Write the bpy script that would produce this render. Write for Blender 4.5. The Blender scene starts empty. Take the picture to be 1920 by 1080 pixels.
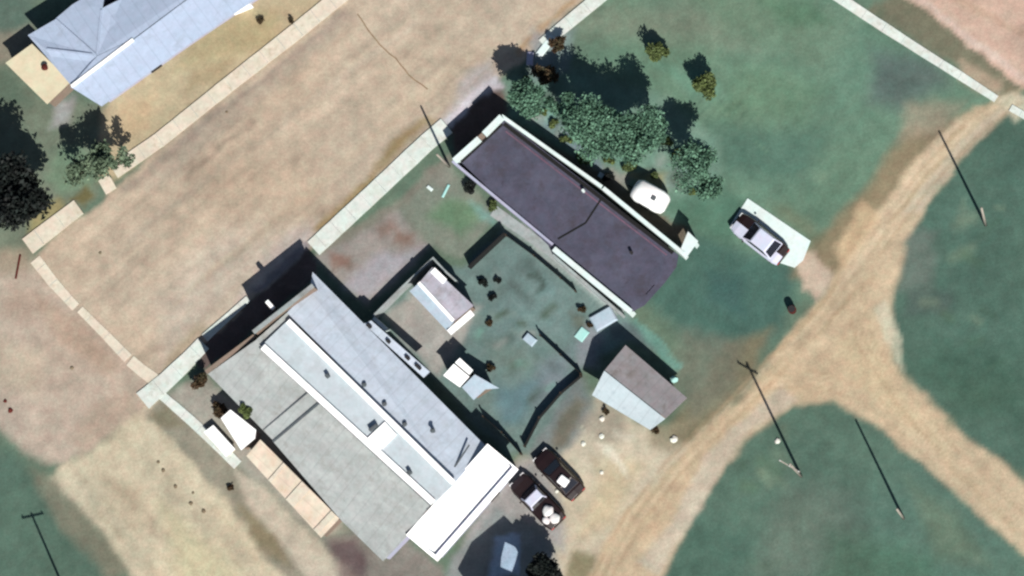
import bpy, bmesh, math, random
import numpy as np
from mathutils import Vector, Matrix

random.seed(7)
rng = np.random.default_rng(11)
R = math.radians
SC = bpy.context.scene
COL = SC.collection

# ------------------------------------------------------------------ camera
# world: x = east-ish (right of the frame), y = up the frame, z = height, metres
PW, PH = 1920.0, 1080.0
DIST = 300.0
TILT = R(12.2)
CD = Vector((0.74, -0.67, 0)).normalized()
CAMP = CD * math.sin(TILT) * DIST + Vector((0, 0, math.cos(TILT) * DIST))
fw = (-CAMP).normalized()
up = Vector((0, 1, 0)); up = (up - fw * up.dot(fw)).normalized()
rt = fw.cross(up)
cam_d = bpy.data.cameras.new("camera"); cam = bpy.data.objects.new("camera", cam_d); COL.objects.link(cam)
cam.matrix_world = Matrix(((rt.x, up.x, -fw.x, CAMP.x), (rt.y, up.y, -fw.y, CAMP.y), (rt.z, up.z, -fw.z, CAMP.z), (0, 0, 0, 1)))
cam_d.sensor_width = 36.0; cam_d.lens = 36.0 * DIST / 80.0
cam_d.clip_start = 1.0; cam_d.clip_end = 5000.0
SC.camera = cam
SC.render.resolution_x = 1024; SC.render.resolution_y = 576

# ------------------------------------------------------------------ light
SD = Vector((-0.42, 0.905, 0)).normalized()          # way the shadows fall on the ground
SUN_EL = R(45)
world = bpy.data.worlds.new("World"); SC.world = world; world.use_nodes = True
wn = world.node_tree; wn.nodes.clear()
sky = wn.nodes.new('ShaderNodeTexSky'); sky.sky_type = 'NISHITA'; sky.sun_disc = False
sky.sun_elevation = SUN_EL; sky.sun_rotation = math.atan2(-SD.x, -SD.y)
bg = wn.nodes.new('ShaderNodeBackground'); bg.inputs[1].default_value = 0.05
wo = wn.nodes.new('ShaderNodeOutputWorld')
wn.links.new(sky.outputs[0], bg.inputs[0]); wn.links.new(bg.outputs[0], wo.inputs[0])
sun_d = bpy.data.lights.new("sun", 'SUN'); sun_d.energy = 5.0; sun_d.angle = R(0.5); sun_d.color = (1.0, 0.955, 0.90)
sun = bpy.data.objects.new("sun", sun_d); COL.objects.link(sun)
sdir = (SD * math.cos(SUN_EL) + Vector((0, 0, -math.sin(SUN_EL)))).normalized()
sun.rotation_euler = sdir.to_track_quat('-Z', 'Y').to_euler(); sun.location = (0, 0, 100)
SC.view_settings.view_transform = 'Standard'; SC.view_settings.look = 'None'
SC.view_settings.exposure = 0.45; SC.view_settings.gamma = 1.0
SC.render.engine = 'CYCLES'
SC.cycles.filter_width = 2.4                          # the soft lens of the picture
LIT = 1.62                                            # how bright a flat white surface renders here

# ------------------------------------------------------------------ geometry helpers
HS = 40.0 / DIST
def W(px, py, z=0.0):
    """the point at height z that stands under a place of the aerial view"""
    a = (px - 960) / 960.0 * HS; b = -(py - 540) / 960.0 * HS
    d = fw + rt * a + up * b
    t = (z - CAMP.z) / d.z
    return CAMP + d * t
def to_px(X, Y):
    vx, vy, vz = X - CAMP.x, Y - CAMP.y, -CAMP.z
    f = vx * fw.x + vy * fw.y + vz * fw.z
    a = (vx * rt.x + vy * rt.y + vz * rt.z) / f
    b = (vx * up.x + vy * up.y + vz * up.z) / f
    return 960 + a / HS * 960, 540 - b / HS * 960
def xy(px, py, z=0.0):
    p = W(px, py, z); return (p.x, p.y)

def srgb(c):
    c = c / 255.0
    return c / 12.92 if c <= 0.04045 else ((c + 0.055) / 1.055) ** 2.4
def alb(r, g, b, k=1.0):
    return tuple(min(0.86, max(0.006, srgb(v) / LIT * k)) for v in (r, g, b))

def vnoise(X, Y, scale, seed):
    g = np.random.default_rng(seed).random((128, 128))
    x = X / scale + 1000.0; y = Y / scale + 1000.0
    xi = np.floor(x).astype(int); yi = np.floor(y).astype(int)
    fx = x - xi; fy = y - yi
    fx = fx * fx * (3 - 2 * fx); fy = fy * fy * (3 - 2 * fy)
    a = g[xi % 128, yi % 128]; b = g[(xi + 1) % 128, yi % 128]
    c = g[xi % 128, (yi + 1) % 128]; d = g[(xi + 1) % 128, (yi + 1) % 128]
    return (a * (1 - fx) + b * fx) * (1 - fy) + (c * (1 - fx) + d * fx) * fy
def fbm(X, Y, scale, seed, o=4):
    s = 0; a = 1; t = 0
    for k in range(o):
        s = s + a * vnoise(X, Y, scale / 2 ** k, seed + k * 17); t += a; a *= 0.55
    return s / t - 0.5

def sdf(X, Y, poly):
    """signed distance (negative inside) to a polygon"""
    P = np.array(poly, float); n = len(P)
    d = np.full(X.shape, 1e18); ins = np.zeros(X.shape, bool)
    for i in range(n):
        ax, ay = P[i]; bx, by = P[(i + 1) % n]
        ex, ey = bx - ax, by - ay; wx, wy = X - ax, Y - ay
        t = np.clip((wx * ex + wy * ey) / (ex * ex + ey * ey + 1e-9), 0, 1)
        d = np.minimum(d, (wx - ex * t) ** 2 + (wy - ey * t) ** 2)
        c = ((ay > Y) != (by > Y))
        with np.errstate(divide='ignore', invalid='ignore'):
            xx = ax + (Y - ay) / (by - ay + 1e-12) * ex
        ins ^= c & (X < xx)
    d = np.sqrt(d)
    return np.where(ins, -d, d)

class MB:
    def __init__(s): s.v = []; s.f = []
    def add(s, vs, fs):
        o = len(s.v); s.v += [tuple(v) for v in vs]; s.f += [tuple(i + o for i in f) for f in fs]; return s
    def loft(s, rings, closed=True, cap=True):
        n = len(rings[0]); vs = [p for r in rings for p in r]; fs = []
        for k in range(len(rings) - 1):
            for i in range(n if closed else n - 1):
                j = (i + 1) % n
                fs.append((k * n + i, k * n + j, (k + 1) * n + j, (k + 1) * n + i))
        if cap and closed:
            fs.append(tuple(range(n))[::-1]); fs.append(tuple((len(rings) - 1) * n + i for i in range(n)))
        return s.add(vs, fs)
    def prism(s, pts, zt, zb, top=True, bot=True):
        """pts: (x,y) list; zt/zb a number or one per point"""
        n = len(pts)
        zt = zt if hasattr(zt, '__len__') else [zt] * n
        zb = zb if hasattr(zb, '__len__') else [zb] * n
        ar = sum(pts[i][0] * pts[(i + 1) % n][1] - pts[(i + 1) % n][0] * pts[i][1] for i in range(n))
        if ar < 0: pts = pts[::-1]; zt = list(zt)[::-1]; zb = list(zb)[::-1]
        vs = [(p[0], p[1], b) for p, b in zip(pts, zb)] + [(p[0], p[1], t) for p, t in zip(pts, zt)]
        fs = [(i, (i + 1) % n, n + (i + 1) % n, n + i) for i in range(n)]
        if bot: fs.append(tuple(range(n))[::-1])
        if top: fs.append(tuple(range(n, 2 * n)))
        return s.add(vs, fs)
    def bar(s, a, b, w, h):
        """box beam from a to b (Vectors at the beam's axis), width w, height h"""
        a = Vector(a); b = Vector(b); d = (b - a).normalized()
        sd = d.cross(Vector((0, 0, 1)))
        if sd.length < 1e-4: sd = Vector((1, 0, 0))
        sd = sd.normalized() * w / 2; u = sd.cross(d).normalized() * h / 2
        return s.loft([[p - sd - u, p + sd - u, p + sd + u, p - sd + u] for p in (a, b)])
    def tube(s, pts, rad, n=8):
        rings = []
        for i, p in enumerate(pts):
            p = Vector(p)
            d = (Vector(pts[min(i + 1, len(pts) - 1)]) - Vector(pts[max(i - 1, 0)])).normalized()
            a = d.cross(Vector((0, 0, 1)))
            if a.length < 1e-3: a = Vector((1, 0, 0))
            a = a.normalized(); b = d.cross(a)
            r = rad[i] if hasattr(rad, '__len__') else rad
            rings.append([p + (a * math.cos(t) + b * math.sin(t)) * r for t in [2 * math.pi * k / n for k in range(n)]])
        return s.loft(rings)
    def build(s, name, mat, parent=None, origin=None, bevel=0, smooth=False):
        me = bpy.data.meshes.new(name)
        if parent is not None: org = Vector(parent.get('_o', (0, 0, 0)))
        elif origin is not None: org = Vector(origin)
        else:
            A = np.array(s.v); org = Vector((A[:, 0].mean(), A[:, 1].mean(), A[:, 2].min()))
        me.from_pydata([(v[0] - org.x, v[1] - org.y, v[2] - org.z) for v in s.v], [], s.f)
        me.update(); o = bpy.data.objects.new(name, me); COL.objects.link(o)
        bm = bmesh.new(); bm.from_mesh(me); bmesh.ops.recalc_face_normals(bm, faces=bm.faces); bm.to_mesh(me); bm.free()
        me.materials.append(mat)
        if smooth:
            for p in me.polygons: p.use_smooth = True
        if parent is not None: o.parent = parent
        else: o.location = org
        o['_o'] = tuple(org)
        if bevel:
            m = o.modifiers.new('bevel', 'BEVEL'); m.width = bevel; m.segments = 2; m.limit_method = 'ANGLE'
        return o

def tag(o, label=None, cat=None, group=None, kind=None):
    if label: o['label'] = label
    if cat: o['category'] = cat
    if group: o['group'] = group
    if kind: o['kind'] = kind
    return o
def thing(name, loc, label, cat, group=None):
    o = bpy.data.objects.new(name, None); COL.objects.link(o); o.location = loc; o['_o'] = tuple(loc)
    o.empty_display_size = 0.3
    return tag(o, label, cat, group)
def offset(pts, d):
    """polygon moved inwards by d"""
    n = len(pts)
    ar = sum(pts[i][0] * pts[(i + 1) % n][1] - pts[(i + 1) % n][0] * pts[i][1] for i in range(n))
    s = 1 if ar > 0 else -1; out = []
    for i in range(n):
        p0 = Vector(pts[i - 1]); p1 = Vector(pts[i]); p2 = Vector(pts[(i + 1) % n])
        a = (p1 - p0).normalized(); b = (p2 - p1).normalized()
        na = Vector((-a.y, a.x)) * s; nb = Vector((-b.y, b.x)) * s
        m = (na + nb)
        if m.length < 1e-4: m = na
        m = m.normalized(); k = d / max(0.35, m.dot(na))
        out.append(tuple(p1 + m * k))
    return out
def mitre(pts, w):
    """a strip of width w along an open line of (x,y)"""
    L = []; Rr = []
    for i, p in enumerate(pts):
        p = Vector(p); a = Vector(pts[max(i - 1, 0)]); b = Vector(pts[min(i + 1, len(pts) - 1)])
        d0 = (p - a).normalized() if i else (b - p).normalized()
        d1 = (b - p).normalized() if i < len(pts) - 1 else d0
        n0 = Vector((-d0.y, d0.x)); n1 = Vector((-d1.y, d1.x)); m = (n0 + n1).normalized()
        ww = w[i] if hasattr(w, '__len__') else w
        k = ww / 2 / max(0.4, m.dot(n0))
        L.append(tuple(p + m * k)); Rr.append(tuple(p - m * k))
    return L, Rr
def strip(mb, pts, w, zt, zb):
    L, Rr = mitre(pts, w); n = len(pts)
    rings = [[(L[i][0], L[i][1], zb), (Rr[i][0], Rr[i][1], zb), (Rr[i][0], Rr[i][1], zt), (L[i][0], L[i][1], zt)] for i in range(n)]
    return mb.loft(rings)
def resample(pts, step, jit=0.0):
    out = [Vector(pts[0])]
    for a, b in zip(pts[:-1], pts[1:]):
        a = Vector(a); b = Vector(b); n = max(1, int((b - a).length / step))
        for k in range(1, n + 1):
            q = a.lerp(b, k / n)
            if jit: q = q + Vector((random.uniform(-jit, jit), random.uniform(-jit, jit)))
            out.append(q)
    return [tuple(q) for q in out]

# ------------------------------------------------------------------ materials
def new_mat(name):
    m = bpy.data.materials.new(name); m.use_nodes = True; nt = m.node_tree
    return m, nt, nt.nodes['Principled BSDF']
def nnode(nt, vec, scale, detail=5, rough=0.6):
    n = nt.nodes.new('ShaderNodeTexNoise'); n.inputs['Scale'].default_value = scale
    n.inputs['Detail'].default_value = detail; n.inputs['Roughness'].default_value = rough
    nt.links.new(vec, n.inputs['Vector']); return n
def mixc(nt, f, a, b, mode='MIX'):
    n = nt.nodes.new('ShaderNodeMix'); n.data_type = 'RGBA'; n.blend_type = mode
    for s, v in ((n.inputs[0], f), (n.inputs[6], a), (n.inputs[7], b)):
        if hasattr(v, 'links') or isinstance(v, bpy.types.NodeSocket): nt.links.new(v, s)
        elif isinstance(v, (int, float)): s.default_value = v
        else: s.default_value = (*v[:3], 1)
    return n.outputs[2]
def ramp(nt, sock, lo, hi, a=0.0, b=1.0):
    n = nt.nodes.new('ShaderNodeMapRange'); n.inputs[1].default_value = lo; n.inputs[2].default_value = hi
    n.inputs[3].default_value = a; n.inputs[4].default_value = b; nt.links.new(sock, n.inputs[0]); return n.outputs[0]
def vary(nt, col, vec, amt, scales, hue=0.05):
    """multiply a colour by layered light/dark and slightly coloured noise"""
    out = col
    for sc, k in scales:
        n = nnode(nt, vec, sc)
        v = ramp(nt, n.outputs[0], 0.3, 0.7, 1 - amt * k, 1 + amt * k)
        out = mixc(nt, 1.0, out, v, 'MULTIPLY')
    n = nnode(nt, vec, 1.3, 3)
    hc = mixc(nt, ramp(nt, n.outputs[0], 0.35, 0.65), (1 + hue, 1 - hue * 0.6, 1 - hue * 0.4), (1 - hue, 1 + hue * 0.6, 1 + hue * 0.4))
    return mixc(nt, 1.0, out, hc, 'MULTIPLY')
def mat(name, rgb, rough=0.85, amt=0.12, scales=((0.5, 1), (3.0, 1)), dirt=None, dirt_amt=0.4, metal=0.0, streak=None, bump=0.0, spec=0.3, hue=0.04):
    m, nt, b = new_mat(name)
    tc = nt.nodes.new('ShaderNodeTexCoord').outputs['Object']
    geo = nt.nodes.new('ShaderNodeNewGeometry').outputs['Position']
    col = nt.nodes.new('ShaderNodeRGB'); col.outputs[0].default_value = (*rgb, 1); c = col.outputs[0]
    vec = geo
    if streak is not None:                      # sheets running along an angle
        mp = nt.nodes.new('ShaderNodeMapping'); mp.vector_type = 'TEXTURE'; mp.inputs['Rotation'].default_value = (0, 0, streak[0])
        nt.links.new(geo, mp.inputs[0])
        mp2 = nt.nodes.new('ShaderNodeMapping'); mp2.inputs['Scale'].default_value = (streak[1], streak[2], 1)
        nt.links.new(mp.outputs[0], mp2.inputs[0])
        s = nnode(nt, mp2.outputs[0], 1.0, 4)
        c = mixc(nt, 1.0, c, ramp(nt, s.outputs[0], 0.3, 0.7, 1 - streak[3], 1 + streak[3]), 'MULTIPLY')
        sx = nt.nodes.new('ShaderNodeSeparateXYZ'); nt.links.new(mp.outputs[0], sx.inputs[0])
        fr_ = nt.nodes.new('ShaderNodeMath'); fr_.operation = 'FRACT'; nt.links.new(sx.outputs[0], fr_.inputs[0])
        c = mixc(nt, 1.0, c, ramp(nt, fr_.outputs[0], 0.0, 0.14, 0.86, 1.0), 'MULTIPLY')     # overlaps of the sheets
        wv = nt.nodes.new('ShaderNodeTexWave'); wv.inputs['Scale'].default_value = streak[4]; wv.inputs['Distortion'].default_value = 0.0
        nt.links.new(mp.outputs[0], wv.inputs[0])
        bp = nt.nodes.new('ShaderNodeBump'); bp.inputs['Strength'].default_value = 0.35; bp.inputs['Distance'].default_value = 0.03
        nt.links.new(wv.outputs[1], bp.inputs['Height']); nt.links.new(bp.outputs[0], b.inputs['Normal'])
    c = vary(nt, c, vec, amt, scales, hue)
    if dirt is not None:
        n = nnode(nt, vec, 0.8, 8, 0.7)
        c = mixc(nt, ramp(nt, n.outputs[0], 0.5, 0.72, 0, dirt_amt), c, dirt)
    if bump and streak is None:
        n = nnode(nt, vec, 6.0, 6)
        bp = nt.nodes.new('ShaderNodeBump'); bp.inputs['Strength'].default_value = bump; bp.inputs['Distance'].default_value = 0.05
        nt.links.new(n.outputs[0], bp.inputs['Height']); nt.links.new(bp.outputs[0], b.inputs['Normal'])
    nt.links.new(c, b.inputs['Base Color'])
    b.inputs['Roughness'].default_value = rough; b.inputs['Metallic'].default_value = metal
    b.inputs['Specular IOR Level'].default_value = spec
    return m

def earth_mat():
    m, nt, b = new_mat('earth')
    geo = nt.nodes.new('ShaderNodeNewGeometry').outputs['Position']
    at = nt.nodes.new('ShaderNodeAttribute'); at.attribute_name = 'soil'
    c = vary(nt, at.outputs['Color'], geo, 0.10, ((0.18, 0.8), (0.9, 1.0), (4.0, 1.1)), 0.03)
    n = nnode(nt, geo, 14.0, 4)
    c = mixc(nt, 1.0, c, ramp(nt, n.outputs[0], 0.3, 0.7, 0.84, 1.16), 'MULTIPLY')
    nt.links.new(c, b.inputs['Base Color']); b.inputs['Roughness'].default_value = 0.95
    b.inputs['Specular IOR Level'].default_value = 0.1
    n2 = nnode(nt, geo, 5.0, 6)
    bp = nt.nodes.new('ShaderNodeBump'); bp.inputs['Strength'].default_value = 0.5; bp.inputs['Distance'].default_value = 0.04
    nt.links.new(n2.outputs[0], bp.inputs['Height']); nt.links.new(bp.outputs[0], b.inputs['Normal'])
    return m
EARTH = earth_mat()
def stain(mt, rgb, scale, lo, hi, amt):
    nt = mt.node_tree; b = nt.nodes['Principled BSDF']; src = b.inputs['Base Color'].links[0].from_socket
    geo = nt.nodes.new('ShaderNodeNewGeometry').outputs['Position']; n = nnode(nt, geo, scale, 10, 0.72); n.inputs['Distortion'].default_value = 0.6
    nt.links.new(mixc(nt, ramp(nt, n.outputs[0], lo, hi, 0, amt), src, rgb), b.inputs['Base Color'])
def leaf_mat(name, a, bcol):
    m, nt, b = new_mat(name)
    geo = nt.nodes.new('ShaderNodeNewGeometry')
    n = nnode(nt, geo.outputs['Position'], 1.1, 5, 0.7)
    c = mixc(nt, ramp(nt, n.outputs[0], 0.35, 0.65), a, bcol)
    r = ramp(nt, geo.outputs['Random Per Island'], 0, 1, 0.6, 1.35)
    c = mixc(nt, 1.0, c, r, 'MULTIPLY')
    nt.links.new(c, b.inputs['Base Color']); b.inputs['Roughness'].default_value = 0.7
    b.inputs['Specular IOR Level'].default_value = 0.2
    return m

GA = math.atan2(-0.66, 0.75)       # the way the plots run (down to the right)
M = dict(
    concrete=mat('pale_concrete', alb(228, 236, 228), dirt=alb(205, 200, 178), dirt_amt=0.5, amt=0.10),
    cream=mat('cream_concrete', alb(232, 222, 202), dirt=alb(212, 196, 168), dirt_amt=0.5, amt=0.10),
    grey_conc=mat('grey_concrete', alb(170, 178, 178), dirt=alb(130, 130, 122), dirt_amt=0.6),
    white=mat('whitewash', alb(238, 255, 252), amt=0.05, dirt=alb(210, 208, 200), dirt_amt=0.35),
    white_roof=mat('white_roof_sheet', (0.86, 0.87, 0.86), amt=0.02, rough=0.6, dirt=alb(235, 235, 228), dirt_amt=0.4),
    blue_roof=mat('blue_white_roof_sheet', alb(216, 228, 242), streak=(GA, 0.25, 1.6, 0.08, 4), rough=0.6, amt=0.06, dirt=alb(190, 196, 200), dirt_amt=0.6, hue=0.015),
    grey_roof=mat('weathered_grey_roof', alb(188, 194, 192), streak=(GA, 0.3, 1.2, 0.10, 4), rough=0.7, amt=0.09, dirt=alb(158, 158, 152), dirt_amt=0.6, hue=0.02),
    ridge_roof=mat('ridge_roof_sheet', alb(208, 220, 226), rough=0.6, amt=0.06, dirt=alb(175, 180, 180), dirt_amt=0.5, hue=0.02),
    house_roof=mat('pale_blue_tin_roof', alb(192, 208, 232), streak=(0.62, 0.3, 1.4, 0.04, 5), rough=0.55, amt=0.05, dirt=alb(170, 184, 200), dirt_amt=0.4, hue=0.015),
    purple=mat('dark_purple_roof_felt', alb(84, 84, 102), amt=0.16, scales=((0.25, 1), (1.2, 1), (5, 0.6)), dirt=alb(72, 64, 70), dirt_amt=0.75, hue=0.04),
    tar=mat('black_gutter_tar', alb(14, 12, 24), amt=0.1),
    pink_trim=mat('reddish_flashing', alb(118, 92, 110), amt=0.15),
    brown_wall=mat('brown_plaster', alb(150, 132, 118), amt=0.12),
    plaster=mat('lilac_grey_plaster', alb(190, 192, 215), amt=0.08),
    taupe=mat('taupe_roof_sheet', alb(150, 146, 148, 1.2), streak=(GA, 0.3, 1.4, 0.06, 4), amt=0.09, dirt=alb(135, 128, 118), dirt_amt=0.6),
    ice_roof=mat('ice_white_roof_sheet', alb(212, 228, 234, 0.92), streak=(GA, 0.3, 1.4, 0.04, 4), amt=0.05, hue=0.015),
    tan_roof=mat('tan_roof_sheet', alb(242, 226, 204), streak=(GA + math.pi / 2, 0.25, 0.9, 0.10, 4), amt=0.12, scales=((0.6, 1), (1.6, 1)), dirt=alb(200, 172, 140), dirt_amt=0.7),
    beige=mat('beige_flat_roof', alb(232, 222, 190), amt=0.06, dirt=alb(210, 196, 162), dirt_amt=0.5),
    lilac_roof=mat('lilac_grey_shed_roof', alb(200, 198, 210), streak=(GA, 0.4, 1.6, 0.12, 4), amt=0.10, dirt=alb(150, 142, 138), dirt_amt=0.8),
    dark_fence=mat('dark_fence_boards', alb(22, 18, 14), amt=0.2),
    wood=mat('weathered_pole_wood', alb(176, 170, 158), amt=0.15),
    bark=mat('bark', alb(70, 58, 46), amt=0.2),
    tyre=mat('tyre_rubber', (0.02, 0.02, 0.02), amt=0.1), rim=mat('rim_metal', (0.35, 0.35, 0.36), rough=0.4, metal=0.6),
    glass=mat('dark_car_glass', (0.012, 0.013, 0.018), rough=0.08, amt=0.0, spec=0.6),
    lamp=mat('headlight_plastic', (0.7, 0.7, 0.7), rough=0.2, amt=0.0), redlamp=mat('tail_light_plastic', (0.4, 0.02, 0.02), rough=0.3, amt=0.0),
    maroon=mat('maroon_car_paint', alb(40, 5, 5), rough=0.35, amt=0.15, spec=0.5), silver=mat('pale_silver_car_paint', alb(226, 230, 250), rough=0.35, amt=0.04, spec=0.5),
    rust=mat('rusty_metal', alb(92, 34, 20), amt=0.3), darkm=mat('dark_metal', alb(48, 46, 48), amt=0.15),
    vent=mat('grey_vent_metal', alb(96, 104, 108), amt=0.15), dull=mat('dull_brown_stone', alb(130, 116, 94), amt=0.2), stone=mat('white_stone', alb(238, 238, 226), amt=0.08),
    teal=mat('pale_teal_sheet', alb(180, 235, 228), amt=0.05), skyb=mat('pale_blue_slab', alb(190, 208, 222), amt=0.08),
    sack=mat('white_sackcloth', alb(250, 248, 246), amt=0.05), insul=mat('insulator_ceramic', alb(230, 235, 235), rough=0.3, amt=0.02),
    shadow_tone=mat('street_shadow_brown', alb(150, 128, 100), amt=0.15),  # tone of a cast shadow painted on the street
    leaf_teal=leaf_mat('pale_leaf', alb(66, 100, 80, 1.0), alb(116, 158, 132, 1.15)),
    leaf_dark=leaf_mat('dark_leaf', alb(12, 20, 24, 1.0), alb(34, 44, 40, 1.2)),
    leaf_olive=leaf_mat('olive_leaf', alb(92, 104, 60, 1.5), alb(70, 84, 50, 1.5)),
    leaf_brown=leaf_mat('shadow_brown_leaf', alb(72, 50, 34, 1.5), alb(60, 58, 40, 1.5)),
    leaf_grey=leaf_mat('grey_green_leaf', alb(74, 92, 72, 1.2), alb(120, 138, 112, 1.2)),
)
STREET = [(640, -60), (1150, -60), (1045, 50), (940, 140), (835, 232), (592, 452), (480, 548), (385, 640), (288, 726), (62, 490), (160, 405), (222, 352)]
stain(M['purple'], alb(100, 102, 120), 0.5, 0.52, 0.7, 0.6); stain(M['purple'], alb(52, 40, 48), 0.9, 0.58, 0.72, 0.7)
stain(M['blue_roof'], alb(172, 184, 196), 0.6, 0.55, 0.75, 0.6); stain(M['grey_roof'], alb(150, 148, 138), 0.7, 0.55, 0.72, 0.6)
stain(M['white_roof'], alb(222, 222, 214), 0.5, 0.55, 0.7, 0.7); stain(M['concrete'], alb(176, 172, 150), 1.2, 0.56, 0.7, 0.7); stain(M['cream'], alb(190, 172, 144), 1.2, 0.55, 0.7, 0.7)
stain(M['house_roof'], alb(160, 172, 184), 0.5, 0.55, 0.7, 0.6); stain(M['taupe'], alb(120, 112, 108), 0.8, 0.55, 0.7, 0.6); stain(M['ice_roof'], alb(172, 190, 198), 0.9, 0.56, 0.7, 0.6)
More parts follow.
